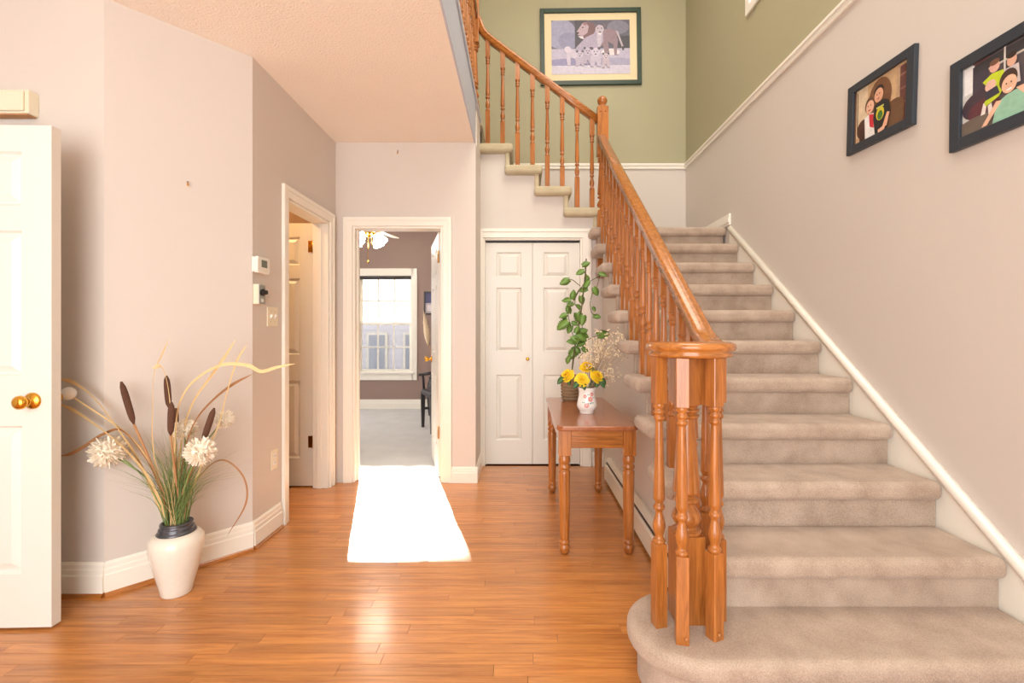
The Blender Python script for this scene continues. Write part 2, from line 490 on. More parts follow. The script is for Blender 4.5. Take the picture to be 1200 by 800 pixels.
# ceilings
b = MB(); b.box(-3.4, XF - 0.012, YCAM, YO + 0.12, ZC, ZU - 0.02); struct(b.build('ceiling', M['ceil']))
b = MB(); b.box(-3.4, XF - 0.012, YO + 0.12, YB, ZU - 0.12, ZU - 0.02); struct(b.build('ceiling_upper_floor', M['ceil']))
b = MB(); b.box(-3.4, XF - 0.03, YCAM, YB, ZU - 0.02, ZU); struct(b.build('floor_upper_hall', M['carpet_edge']))
b = MB(); b.box(-3.5, XR + 0.14, YCAM, YB + 0.14, ZT, ZT + 0.1); struct(b.build('ceiling_stairwell', M['ceil']))
# fascia of the upper floor edge and its nosing strip
b = MB(); b.box(XF - 0.012, XF, YCAM, YO, ZC - 0.001, ZU - 0.03); struct(b.build('trim_1', M['fascia']))
b = MB(); b.box(XF - 0.10, XF + 0.012, YCAM, YC - 0.04, ZU - 0.03, ZU + 0.008); struct(b.build('trim_2', M['fascia'], bevel=0.006))
# dado rail
b = MB(); b.box(XF, XR, YB - 0.018, YB, ZRAIL - 0.03, ZRAIL + 0.03); b.box(XF, XR, YB - 0.028, YB - 0.018, ZRAIL + 0.0, ZRAIL + 0.022)
struct(b.build('trim_3', M['white'], bevel=0.004))
b = MB(); b.box(XR - 0.018, XR, YCAM, YB - 0.018, ZRAIL - 0.03, ZRAIL + 0.03); b.box(XR - 0.028, XR - 0.018, YCAM, YB - 0.028, ZRAIL + 0.0, ZRAIL + 0.022)
struct(b.build('trim_4', M['white'], bevel=0.004))

# ------------------------------------------------------------------ baseboards
def baseboard(name, p0, p1, h=0.145, shoe=True, m='white', ext0=0, ext1=0):
    """board along p0->p1, room on the right-hand side of the direction of travel"""
    p0, p1 = Vector(p0), Vector(p1)
    d = (p1 - p0); ln = d.length; ang = math.atan2(d.y, d.x)
    prof = [(0, 0.02 if shoe else 0), (-0.016, 0.02 if shoe else 0), (-0.016, h * 0.62), (-0.012, h * 0.66), (-0.012, h * 0.78), (-0.009, h * 0.82), (-0.009, h * 0.93), (-0.004, h), (0, h)]
    b = MB(); b.prism([(y_, z_) for y_, z_ in prof], -ext0, ln + ext1, 'X')
    o = struct(b.build(name, M[m], loc=(p0.x, p0.y, 0), rot=(0, 0, ang)))
    if shoe:
        b = MB()
        q = [(0, 0)] + [(-0.024 * math.cos(t), 0.024 * math.sin(t)) for t in [R(a) for a in range(0, 91, 18)]]
        b.prism(q, -ext0, ln + ext1, 'X')
        b.build('shoe_moulding', M['oak_x'], o)
    return o
baseboard('baseboard_entry', (-3.4, YA), (XA, YA), 0.155, True, ext1=0.006)
baseboard('baseboard_diagonal', (XA, YA), (XC, YBC), 0.155, True)
baseboard('baseboard_left', (XC, YBC), (XC, 2.87), 0.155, True)
baseboard('baseboard_study_wall', (-0.568, YO), (XF + 0.015, YO), 0.125, False)
baseboard('baseboard_return', (XF, YO - 0.015), (XF, YC), 0.125, False)
def rev(a, b): return b, a
# boards whose wall lies on the other side: travel direction keeps the room on the right
baseboard('baseboard_closet', (0.64, YC), (XS, YC), 0.125, False)
baseboard('baseboard_study_far', (-4.2, YW), (0.0, YW), 0.15, False)
b = MB(); b.box(XR - 0.016, XR, 3.935, YB, UZ[11], UZ[11] + 0.095); b.box(XR - 0.024, XR - 0.016, 3.935, YB, UZ[11] + 0.02, UZ[11] + 0.06)
struct(b.build('baseboard_landing', M['white'], bevel=0.004))

# ------------------------------------------------------------------ staircase
stair = thing('staircase', 'carpeted taupe staircase turning left at a landing', 'stairs', (1.2, 1.7, 0))
sx0, sy0 = 1.2, 1.7
def sp(o):
    o.location = (-sx0 + o.location.x, -sy0 + o.location.y, o.location.z); return o
XT0, XT1 = 0.60, 1.748
TH = 0.078
for i in range(2, 11):
    b = MB(); b.box(XT0, XT1, YR(i) - 0.042, YR(i + 1) + 0.01, ZS(i) - TH, ZS(i))
    # the open end runs back only over the nosing, as a carpet-wrapped return
    sp(b.build('tread', M['carpet'], stair, 0.030, 5))
    b = MB(); b.box(0.668, XT1, YR(i), YR(i) + 0.03, ZS(i - 1) - 0.02, ZS(i) - TH + 0.02)
    sp(b.build('riser', M['carpet'], stair, 0.008, 2))
b = MB(); b.box(0.668, XT1, YR(11), YR(11) + 0.03, ZS(10) - 0.02, ZS(11) - TH + 0.02); sp(b.build('riser', M['carpet'], stair, 0.008, 2))
# bullnose bottom step
def bull(r, yf, xr):
    cx_, cy_ = 0.585, 1.625
    p = [(xr, yf)]
    for k in range(0, 19):
        a = R(270 - k * 10)
        p.append((cx_ + r * math.cos(a), cy_ + r * math.sin(a)))
    p += [(0.735, cy_ + r), (xr, cy_ + r)]
    return p[::-1]
b = MB(); b.prism(bull(0.212, 1.413, XT1), ZS(1) - TH, ZS(1), 'Z'); sp(b.build('tread', M['carpet'], stair, 0.030, 5))
b = MB(); b.prism(bull(0.176, 1.449, XT1), 0.0, ZS(1) - TH + 0.02, 'Z'); sp(b.build('riser', M['carpet'], stair))
# landing
b = MB(); b.box(0.60, XT1 + 0.016, YR(11) - 0.042, YB, UZ[11] - TH, UZ[11]); sp(b.build('landing', M['carpet'], stair, 0.030, 5))
# upper flight
for k in range(12, 17):
    x0 = UX(k + 1) if k < 16 else UX(16) - 0.04
    if k < 16:
        b = MB(); b.box(UX(k + 1) - 0.045, UX(k) + 0.030, 4.115, YB, UZ[k] - TH, UZ[k])
        sp(b.build('tread', M['carpet_edge'], stair, 0.028, 5))
    b = MB(); b.box(UX(k) - 0.040, UX(k), 4.15, YB, UZ[k - 1] - 0.03, UZ[k] - (TH - 0.02 if k < 16 else 0.0))
    sp(b.build('riser', M['carpet_edge'], stair, 0.012, 3))
b = MB(); b.box(UX(16) - 0.12, UX(16) + 0.02, 4.10, YB, ZU - 0.05, ZU + 0.01); sp(b.build('tread', M['carpet_edge'], stair, 0.024, 4))
# wall-side skirt board
SK = lambda y_: 0.388 + 0.741 * (y_ - 1.636)
b = MB(); b.prism([(1.30, 0.0), (1.5, 0.0), (3.93, 1.85), (3.93, SK(3.93)), (1.30, SK(1.30))], XR - 0.017, XR, 'X')
sk = struct(b.build('trim_5', M['white']))
b = MB(); b.sweep([(XR - 0.017, 1.30, SK(1.30) - 0.028), (XR - 0.017, 3.93, SK(3.93) - 0.028)], [(0.017, -0.024), (-0.010, -0.016), (-0.014, 0.0), (-0.012, 0.018), (0.0, 0.024), (0.017, 0.024)], (1, 0, 0))
b.build('cap_moulding', M['white'], sk)

# ------------------------------------------------------------------ balusters and railings
TURN = [(0.0195, 0), (0.0215, 0.008), (0.0215, 0.014), (0.015, 0.019), (0.014, 0.028), (0.018, 0.04), (0.0215, 0.056), (0.0205, 0.070), (0.0165, 0.088), (0.012, 0.104), (0.0115, 0.112),
        (0.018, 0.118), (0.020, 0.124), (0.018, 0.130), (0.013, 0.136), (0.0135, 0.142), (0.0195, 0.152), (0.0195, 0.16), (0.0125, 0.415), (0.0125, 0.42),
        (0.018, 0.424), (0.019, 0.431), (0.014, 0.437), (0.014, 0.441), (0.019, 0.446), (0.019, 0.452), (0.014, 0.458), (0.015, 0.462), (0.020, 0.470), (0.0195, 0.48)]
BH = 0.0205
bal_cache = {}
def baluster_mesh(bot, top, slope=0.0, axis='Y', turn=0.48, hw=BH):
    """square foot of height bot, turned shaft, square head of height top whose end is cut to the rail's slope"""
    key = (round(bot, 3), round(top, 3), round(slope, 3), axis, turn, hw)
    if key in bal_cache: return bal_cache[key]
    k = hw / BH; s = turn / 0.48
    b = MB(); b.box(-hw, hw, -hw, hw, 0, bot)
    b.lathe([(r * k, bot - 0.002 + h * s) for r, h in TURN] , (0, 0, 0), 14)
    z0 = bot + turn - 0.004; z1 = bot + turn + top
    def zz(x, y): return z1 + slope * (y if axis == 'Y' else x)
    v = [(-hw,-hw,z0),(hw,-hw,z0),(hw,hw,z0),(-hw,hw,z0)]
    v += [(x, y, zz(x, y)) for x, y, _ in v]
    b.add(v, [(0,3,2,1),(4,5,6,7),(0,1,5,4),(1,2,6,5),(2,3,7,6),(3,0,4,7)])
    b.mats = [M['oak']]
    bal_cache[key] = b.mesh('baluster')
    return bal_cache[key]

RAILPROF = [(-0.030, -0.030), (-0.026, -0.012), (-0.034, 0.004), (-0.035, 0.014), (-0.033, 0.024), (-0.025, 0.030), (0.025, 0.030), (0.033, 0.024), (0.035, 0.014), (0.034, 0.004), (0.026, -0.012), (0.030, -0.030)]
rl = thing('stair_railing', 'honey oak balustrade beside the lower stairs ending in a round cap', 'railing', (0.585, 1.625, ZS(1)))
def rp(o):
    o.location = (o.location.x - 0.585, o.location.y - 1.625, o.location.z - ZS(1)); return o
RT = lambda y_: 1.172 + 0.745 * (y_ - 1.75)        # top of the handrail
XB = 0.700
path = [(XB - 0.03, 1.60, 1.128), (XB - 0.008, 1.68, 1.131), (XB, 1.74, 1.148), (XB, 1.80, RT(1.80) - 0.032), (XB, 1.86, RT(1.86) - 0.03), (XB, 2.6, RT(2.6) - 0.03), (XB, 3.4, RT(3.4) - 0.03), (XB + 0.005, 4.09, RT(4.09) - 0.03)]
b = MB(); b.sweep(path, RAILPROF, (1, 0, 0)); rp(b.build('handrail', M['oak_y'], rl))
b = MB()
b.lathe([(0.118, 1.104), (0.136, 1.108), (0.140, 1.118), (0.132, 1.124), (0.146, 1.131), (0.149, 1.140), (0.146, 1.150), (0.130, 1.157), (0.02, 1.159)], (0.588, 1.630, 0), 40)
rp(b.build('volute_cap', M['oak_x'], rl))
# bottom newel, ringed by three balusters under the cap
NW = 0.049
b = MB(); k = NW / BH
b.box(-NW, NW, -NW, NW, 0, 0.30); b.lathe([(r * k * 0.98, 0.298 + h * 0.46 / 0.48) for r, h in TURN], (0, 0, 0), 24); b.box(-NW, NW, -NW, NW, 0.752, 0.925)
rp(b.build('newel_post', M['oak'], rl, 0.003, loc=(0.582, 1.648, ZS(1))))
for (px, py, a) in ((0.474, 1.606, 12), (0.522, 1.518, -12), (0.636, 1.538, 24), (0.690, 1.640, 10)):
    rp(inst('baluster', baluster_mesh(0.285, 0.155), rl, 0.002, 1, loc=(px, py, ZS(1) - 0.004), rot=(0, 0, R(a))))
    if py < 1.6:
        b = MB(); b.ball((px + 0.006, py - 0.022, ZS(1) + 0.022), 0.0075); rp(b.build('wood_plug', M['oak'], rl))
for i in range(2, 11):
    for dy in (0.062, 0.192):
        y_ = YR(i) + dy
        if i == 10 and dy > 0.1: pass
        tot = RT(y_) - 0.058 - ZS(i) + 0.004
        rp(inst('baluster', baluster_mesh(round(tot - 0.48 - 0.135, 2), 0.14, 0.745, 'Y'), rl, loc=(XB, y_, ZS(i) - 0.006)))
# landing newel with a ball top
nx, ny = 0.721, 4.14
b = MB(); h = 0.047
b.box(-h, h, -h, h, -0.42, 0.16); k = h / BH
b.lathe([(r * k * 0.95, 0.158 + hh * 0.50 / 0.48) for r, hh in TURN], (0, 0, 0), 20); b.box(-h, h, -h, h, 0.655, 1.075)
b.lathe([(0.046, 1.075), (0.048, 1.082), (0.030, 1.092), (0.024, 1.100), (0.03, 1.108), (0.040, 1.122), (0.044, 1.138), (0.040, 1.155), (0.028, 1.170), (0.008, 1.178)], (0, 0, 0), 20)
rp(b.build('newel_post', M['oak'], rl, 0.003, loc=(nx, ny, UZ[11])))
for dx, dz in ((-0.022, 1.03), (0.022, 1.03)):
    b = MB(); b.lathe([(0.008, 0), (0.006, -0.005)], (nx + dx, ny - h, UZ[11] + dz), 10, axis='Y'); rp(b.build('wood_plug', M['oak'], rl))

# upper flight railing
YU = 4.17
ur = thing('stair_railing', 'short oak balustrade of the upper flight with a curved top end', 'railing', (-0.1, YU, UZ[15]))
def up_(o):
    o.location = (o.location.x + 0.1, o.location.y - YU, o.location.z - UZ[15]); return o
UT = lambda x_: 3.083 + 0.752 * (0.675 - x_)       # centre of the rail
path = [(0.69, YU, UT(0.69)), (0.4, YU, UT(0.4)), (0.0, YU, UT(0.0)), (-0.25, YU, UT(-0.25)), (-0.30, YU, UT(-0.30) + 0.004), (-0.33, YU, UT(-0.33) + 0.016), (-0.352, YU, UT(-0.352) + 0.04), (-0.366, YU, UT(-0.366) + 0.072), (-0.378, YU, UT(-0.378) + 0.098), (-0.40, YU, UT(-0.40) + 0.10)]
b = MB(); b.sweep(path, [(a, c * 0.95) for a, c in RAILPROF], (0, 1, 0)); up_(b.build('handrail', M['oak_x'], ur))
for n in range(8):
    x_ = -0.291 + 0.1322 * n
    kk = 15 - n // 2
    tot = UT(x_) - 0.026 - UZ[kk]
    up_(inst('baluster', baluster_mesh(round(tot - 0.48 - 0.14, 2), 0.15, -0.752, 'X'), ur, loc=(x_, YU, UZ[kk] - 0.006)))
# upper hall guard rail along the edge of the floor
gr = thing('guard_railing', 'oak guard railing along the upper floor edge above the ceiling', 'railing', (-0.41, 3.0, ZU))
XG = -0.408
def gp(o):
    o.location = (o.location.x + 0.41, o.location.y - 3.0, o.location.z - ZU); return o
b = MB(); b.sweep([(XG, 1.2, ZU + 0.93), (XG, 4.16, ZU + 0.93)], RAILPROF, (1, 0, 0)); gp(b.build('handrail', M['oak_y'], gr))
y_ = 2.25
while y_ < 4.1:
    gp(inst('baluster', baluster_mesh(0.20, 0.23), gr, loc=(XG, y_, ZU + 0.004))); y_ += 0.118
b = MB(); b.box(-h, h, -h, h, -0.30, 0.18); b.lathe([(r * k * 0.95, 0.178 + hh * 0.52 / 0.48) for r, hh in TURN], (0, 0, 0), 20); b.box(-h, h, -h, h, 0.695, 1.12)
b.lathe([(0.046, 1.12), (0.03, 1.135), (0.04, 1.16), (0.044, 1.18), (0.030, 1.21), (0.008, 1.22)], (0, 0, 0), 20)
gp(b.build('newel_post', M['oak'], gr, 0.003, loc=(-0.415, 4.165, ZU)))

# ------------------------------------------------------------------ door casings and doors
def casing(name, loc, rotz, x0, x1, zh, w=0.078, depth=0.12, left=True, right=True, jamb=True):
    """casing round an opening x0..x1 in local x, facing local -y"""
    b = MB()
    b.prism([(x0, 0), (x0, zh), (x1, zh), (x1, 0)] if False else
            ([(x0 - w, 0), (x0, 0)] if left else [(x0, zh)]) + ([(x0, zh)] if left else []) + ([(x1, zh), (x1, 0), (x1 + w, 0), (x1 + w, zh + w)] if right else [(x1, zh), (x1, zh + w)]) + ([(x0 - w, zh + w)] if left else [(x0, zh + w)]), -0.014, 0, 'Y')
    a0, a1, e = x0 - w, x1 + w, 0.028
    pr = ([(a0, 0), (a0 + e, 0), (a0 + e, zh + w - e)] if left else [(x0, zh + w - e)]) + ([(a1 - e, zh + w - e), (a1 - e, 0), (a1, 0), (a1, zh + w)] if right else [(x1, zh + w - e), (x1, zh + w)]) + ([(a0, zh + w)] if left else [(x0, zh + w)])
    b.prism(pr, -0.021, -0.0139, 'Y')
    if jamb:
        b.box(x0, x0 + 0.018, 0, depth, 0, zh); b.box(x1 - 0.018, x1, 0, depth, 0, zh); b.box(x0 + 0.018, x1 - 0.018, 0, depth, zh - 0.018, zh)
        b.box(x0 + 0.018, x0 + 0.028, 0.05, 0.085, 0, zh - 0.018); b.box(x1 - 0.028, x1 - 0.018, 0.05, 0.085, 0, zh - 0.018)
    return struct(b.build(name, M['white'], bevel=0.004, loc=loc, rot=(0, 0, rotz)))
casing('trim_6', (0, YO, 0), 0, OD0, OD1, ODH, 0.070)
casing('trim_7', (0, YC, 0), 0, CD0, CD1, CDH, 0.080, 0.10, left=False)
casing('trim_8', (XC, 0, 0), R(90), PD0, PD1, PDH, 0.070)
b = MB(); b.box(XF + 0.001, CD0, YC - 0.014, YC, 0, CDH + 0.08); struct(b.build('trim_9', M['white']))

ROWS = [(0.215, 0.815), (1.015, 1.605), (1.705, 1.925)]
def door_leaf(root, w, h=2.03, t=0.036, cols=2, m=None, stile=0.105, mull=0.09, rows=ROWS):
    """local: hinge edge at x=0, leaf to +x, faces -y and +y; frame + raised panels"""
    m = m or M['door_white']
    s = h / 2.03
    rows = [(a * s, c * s) for a, c in rows]
    if cols == 2:
        pwid = (w - 2 * stile - mull) / 2
        colx = [(stile, stile + pwid), (stile + pwid + mull, w - stile)]
    else: colx = [(stile, w - stile)]
    b = MB()
    b.box(0, colx[0][0], 0, t, 0, h); b.box(colx[-1][1], w, 0, t, 0, h)
    if cols == 2:
        b.box(colx[0][1], colx[1][0], 0, t, 0, h)
    for (a, c) in colx:
        zz = [0] + [q for r_ in rows for q in r_] + [h]
        for j in range(0, len(zz), 2): b.box(a, c, 0, t, zz[j], zz[j + 1])
    b.build('door_frame', m, root)
    for (a, c) in colx:
        for (z0, z1) in rows:
            p = MB()
            for yf, yo in ((0.013, 0.0015), (t - 0.013, t - 0.0015)):
                g = 0.028
                edge = 0.0 if yf < t / 2 else t
                # sloped sticking from the frame face down to the field, then the raised centre
                v = [(a, edge, z0), (c, edge, z0), (c, edge, z1), (a, edge, z1)]
                i1 = 0.010
                v += [(a + i1, yf, z0 + i1), (c - i1, yf, z0 + i1), (c - i1, yf, z1 - i1), (a + i1, yf, z1 - i1)]
                i2 = 0.016
                v += [(a + i2, yf, z0 + i2), (c - i2, yf, z0 + i2), (c - i2, yf, z1 - i2), (a + i2, yf, z1 - i2)]
                i3 = 0.042
                v += [(a + i3, yo, z0 + i3), (c - i3, yo, z0 + i3), (c - i3, yo, z1 - i3), (a + i3, yo, z1 - i3)]
                fs = []
                for q in (0, 4, 8):
                    for e in range(4): fs.append((q + e, q + (e + 1) % 4, q + 4 + (e + 1) % 4, q + 4 + e))
                fs.append((12, 13, 14, 15))
                p.add(v, fs)
            p.build('panel', m, root)
def knob(root, x, z, y, side, m=None, r=0.027, rose=0.033):
    b = MB(); s = side
    b.lathe([(rose, 0), (rose, 0.004 * s), (rose * 0.8, 0.009 * s), (0.011, 0.012 * s), (0.010, 0.030 * s), (r * 0.75, 0.036 * s), (r, 0.048 * s), (r * 0.97, 0.058 * s), (r * 0.6, 0.066 * s), (0.003, 0.068 * s)], (x, y, z), 20, axis='Y')
    return b.build('door_knob', m or M['brass'], root)
def hinge(root, x, z, y):
    b = MB(); b.box(x - 0.034, x + 0.034, y - 0.003, y, z - 0.045, z + 0.045); b.lathe([(0.007, -0.05), (0.007, 0.05)], (x, y - 0.006, z), 10)
    return b.build('hinge', M['brass'], root)

# entry door leaf standing open at the left
d = thing('entry_door', 'white six panel door standing open at the left with brass knob', 'door', (-1.878, 1.884, 0.012), R(181.8))
# local +x runs to the left of the photograph, so the room side faces local +y
door_leaf(d, 0.86, 2.005, 0.040, 2, stile=0.115)
knob(d, 0.072, 0.905, 0.040, 1); knob(d, 0.072, 0.905, 0.0, -1)
d.location = (-1.878, 1.918, 0.012)

# passage door opened into the side room
d = thing('passage_door', 'cream panelled door standing open inside the left doorway', 'door', (XC - 0.125, 3.60, 0.012), R(180))
door_leaf(d, 0.62, 2.02, 0.036, 2, stile=0.10)
d.location = (XC - 0.128, 3.648, 0.012)
for z in (1.84, 0.34): hinge(d, 0.0, z, 0.036 + 0.006)
knob(d, 0.56, 0.93, 0.036, 1)

# study door opened into the study
d = thing('study_door', 'white panelled door opened inward at the study doorway', 'door', (OD1 - 0.022, YO + 0.125, 0.012), R(105.5))
door_leaf(d, 0.68, 2.0, 0.036, 2, stile=0.10)
knob(d, 0.62, 0.93, 0.036, 1); knob(d, 0.62, 0.93, 0.0, -1)
for z in (1.80, 0.36): hinge(d, 0.004, z, 0.036 + 0.004)

# bifold closet doors
lw = (CD1 - CD0 - 0.04) / 2
for n, lab in ((0, 'white panelled bifold closet leaf with small brass knob'), (1, 'white panelled bifold closet leaf behind the vine')):
    d = thing('closet_door', lab, 'door', (CD0 + 0.019 + n * (lw + 0.002), YC + 0.028, 0.012), 0, 'bifold closet doors')
    door_leaf(d, lw - 0.001, 1.985, 0.032, 1, stile=0.098, rows=[(0.22, 0.82), (1.03, 1.62), (1.715, 1.945)])
    if n == 0: knob(d, lw - 0.045, 0.945, 0, -1, r=0.016, rose=0.012)
b = MB(); b.box(CD0 + 0.02, CD1 - 0.02, YC + 0.03, YC + 0.055, CDH - 0.03, CDH - 0.018); struct(b.build('trim_10', M['dark']))

# ------------------------------------------------------------------ side room behind the passage door
wall('wall_passage_back', [(-3.4, XC - 0.12, YO, YO + 0.06, 0, ZC)], M['brown_wall'])
wall('wall_passage_near', [(-3.4, XC - 0.24, 2.62, 2.68, 0, ZC)], M['brown_wall'])
wall('wall_passage_far', [(-3.4, -3.34, 2.68, YO, 0, ZC)], M['brown_wall'])

sl = thing('added_ceiling_lamp', 'added warm ceiling lamp out of view in the side room', 'lamp', (-2.35, 3.15, ZC))  # unseen lamp put in to light the passage door warmly
b = MB(); b.lathe([(0.12, 0), (0.125, -0.015), (0.11, -0.02)], (0, 0, 0), 24); b.build('base', M['brass'], sl)
b = MB(); b.lathe([(0.11, -0.02), (0.125, -0.05), (0.10, -0.085), (0.05, -0.105), (0.004, -0.11)], (0, 0, 0), 24); b.build('glass_shade', M['warm_fill'], sl)
# ------------------------------------------------------------------ study shell and window
WX0, WX1, WZ0, WZ1 = -2.56, -1.68, 0.56, 2.11      # opening in the far wall
wall('wall_study_far', [(-4.2, WX0, YW, YW + 0.16, 0, 2.86), (WX1, 0.0, YW, YW + 0.16, 0, 2.86), (WX0, WX1, YW, YW + 0.16, 0, WZ0), (WX0, WX1, YW, YW + 0.16, WZ1, 2.86)], M['mauve'])
wall('wall_study_left', [(-4.3, -4.2, YO + 0.06, YW + 0.16, 0, 2.86)], M['mauve'])
wall('wall_study_right', [(0.0, 0.1, YB + 0.14, YW + 0.16, 0, 2.86), (-0.46 - 0.02, -0.46, YO + 0.12, YB + 0.16, 0, 2.86), (-0.46, 0.0, YB + 0.14, YB + 0.16, 0, 2.86)], M['mauve'])
wall('wall_study_near', [(-4.2, XC - 0.12, YO + 0.06, YO + 0.12, 0, 2.86), (XC - 0.12, -0.47, YO + 0.12, YO + 0.125, ODH + 0.07, 2.86), (XC - 0.12, OD0 - 0.07, YO + 0.12, YO + 0.125, 0, ODH + 0.07)], M['mauve'])
b = MB(); b.box(-4.3, -0.46, YO + 0.12, YB + 0.16, 2.86, 2.92); b.box(-4.3, 0.1, YB + 0.16, YW + 0.16, 2.86, 2.92); struct(b.build('ceiling_study', M['ceil']))

win = struct(bpy.data.objects.new('window_1', None)); C.objects.link(win); win.location = ((WX0 + WX1) / 2, YW, WZ0)
def wp(o): o.location = (o.location.x - (WX0 + WX1) / 2, o.location.y - YW, o.location.z - WZ0); return o
b = MB(); cwid = 0.085
b.box(WX0 - cwid + 0.02, WX0 + 0.02, YW - 0.018, YW, WZ0 - 0.11, WZ1 + cwid); b.box(WX1 - 0.02, WX1 + cwid - 0.02, YW - 0.018, YW, WZ0 - 0.11, WZ1 + cwid)
b.box(WX0, WX1, YW - 0.018, YW, WZ1 - 0.02, WZ1 + cwid); b.box(WX0, WX1, YW - 0.018, YW, WZ0 - 0.11, WZ0 + 0.0)
wp(b.build('window_casing', M['white'], win, 0.004))
b = MB(); b.box(WX0 - 0.02, WX1 + 0.02, YW - 0.04, YW + 0.06, WZ0 - 0.01, WZ0 + 0.02); wp(b.build('window_sill', M['white'], win, 0.005))
b = MB(); b.box(WX0, WX0 + 0.03, YW, YW + 0.14, WZ0, WZ1); b.box(WX1 - 0.03, WX1, YW, YW + 0.14, WZ0, WZ1); b.box(WX0, WX1, YW, YW + 0.14, WZ1 - 0.03, WZ1)
wp(b.build('window_frame', M['white'], win))
def sash(z0, z1, y0):
    s = MB(); fr = 0.036; t = 0.03; x0, x1 = WX0 + 0.03, WX1 - 0.03
    s.box(x0, x0 + fr, y0, y0 + t, z0, z1); s.box(x1 - fr, x1, y0, y0 + t, z0, z1); s.box(x0 + fr, x1 - fr, y0, y0 + t, z0, z0 + fr); s.box(x0 + fr, x1 - fr, y0, y0 + t, z1 - fr, z1)
    so = wp(s.build('sash', M['white'], win))
    gx0, gx1, gz0, gz1 = x0 + fr, x1 - fr, z0 + fr, z1 - fr
    pw, ph, mw = (gx1 - gx0) / 3, (gz1 - gz0) / 2, 0.010
    g = MB()
    for n in (1, 2): g.box(gx0 + pw * n - mw, gx0 + pw * n + mw, y0 + 0.008, y0 + 0.022, gz0, gz1)
    g.box(gx0, gx1, y0 + 0.009, y0 + 0.021, gz0 + ph - mw, gz0 + ph + mw)
    mo = g.build('muntin', M['white'], so)
    for n in range(3):
        for q in range(2):
            p = MB(); p.box(gx0 + pw * n, gx0 + pw * (n + 1), y0 + 0.013, y0 + 0.017, gz0 + ph * q, gz0 + ph * (q + 1)); p.build('pane', M['glass'], so)
sash(1.315, WZ1 - 0.03, YW + 0.075)
sash(WZ0 + 0.02, 1.352, YW + 0.040)
b = MB(); b.box(WX0 + 0.03, WX1 - 0.03, YW + 0.118, YW + 0.120, WZ0 + 0.02, 1.33); wp(b.build('insect_screen', M['screen_mesh'], win))
b = MB(); b.lathe([(0.022, WX0 + 0.02), (0.022, WX1 - 0.02)], (0, YW + 0.028, WZ1 - 0.045), 12, axis='X'); b.box(WX0 + 0.03, WX1 - 0.03, YW + 0.010, YW + 0.016, WZ1 - 0.085, WZ1 - 0.03)
bl = b.build('roller_blind', M['chair_wood']); tag(bl, 'dark rolled-up blind across the top of the study window', 'blind')
for n in (-0.16, 0.16):
    b = MB(); b.box(-2.12 + n - 0.03, -2.12 + n + 0.03, YW + 0.045, YW + 0.072, 1.352, 1.368); wp(b.build('sash_lock', M['white'], win, 0.004))

# stairwell window high in the right wall
win2 = struct(bpy.data.objects.new('window_2', None)); C.objects.link(win2); win2.location = (XR, (WR0 + WR1) / 2, WRZ0)
def w2(o): o.location = (o.location.x - XR, o.location.y - (WR0 + WR1) / 2, o.location.z - WRZ0); return o
b = MB(); c_ = 0.055
b.box(XR - 0.018, XR, WR0 - c_, WR0 + 0.01, WRZ0 - c_, WRZ1 + c_); b.box(XR - 0.018, XR, WR1 - 0.01, WR1 + c_, WRZ0 - c_, WRZ1 + c_)
b.box(XR - 0.018, XR, WR0, WR1, WRZ0 - c_, WRZ0 + 0.01); b.box(XR - 0.018, XR, WR0, WR1, WRZ1 - 0.01, WRZ1 + c_)
w2(b.build('window_casing', M['white'], win2, 0.004))
b = MB(); b.box(XR + 0.05, XR + 0.09, WR0, WR0 + 0.05, WRZ0, WRZ1); b.box(XR + 0.05, XR + 0.09, WR1 - 0.05, WR1, WRZ0, WRZ1); b.box(XR + 0.05, XR + 0.09, WR0, WR1, WRZ0, WRZ0 + 0.05); b.box(XR + 0.05, XR + 0.09, WR0, WR1, WRZ1 - 0.05, WRZ1)
w2(b.build('sash', M['white'], win2))
b = MB(); b.box(XR + 0.068, XR + 0.072, WR0 + 0.05, WR1 - 0.05, WRZ0 + 0.05, WRZ1 - 0.05); w2(b.build('pane', M['glass'], win2))

# ------------------------------------------------------------------ outside the study window
b = MB(); b.box(-14, 10, YW + 0.2, 30, -0.5, -0.4); struct(b.build('ground', M['ground']))
ho = thing('neighbour_house', 'pale sided neighbouring house seen through the study window', 'building', (-2.6, 11.2, -0.4))
def hp(o): o.location = (o.location.x + 2.6, o.location.y - 11.2, o.location.z + 0.4); return o
b = MB(); b.box(-5.5, 0.5, 11.23, 13.2, -0.4, 2.76); hp(b.build('wall', M['siding'], ho))
sbm = MB(); sbm.add([(-3.0, 0, 0), (3.0, 0, 0), (3.0, -0.022, 0), (-3.0, -0.022, 0), (-3.0, 0, 0.15), (3.0, 0, 0.15), (3.0, -0.006, 0.15), (-3.0, -0.006, 0.15)], [(0,1,2,3),(4,7,6,5),(3,2,6,7),(0,3,7,4),(1,5,6,2)])
sbm.mats = [M['siding']]; sme = sbm.mesh('siding_board')
for n in range(21): inst('siding_board', sme, ho, loc=(0.1, 0.03, 0.02 + n * 0.15))
b = MB(); b.box(-5.7, 0.7, 11.0, 13.4, 2.74, 2.82); hp(b.build('roof', M['roof'], ho))
for wx in (-3.42, -2.55):
    b = MB(); b.box(wx - 0.25, wx + 0.25, 11.17, 11.2, 0.15, 1.2); f_ = hp(b.build('window', M['white'], ho))
    b = MB(); b.box(wx - 0.19, wx + 0.19, 11.16, 11.17, 0.21, 1.14); g_ = b.build('pane', M['pale_pane'], f_)

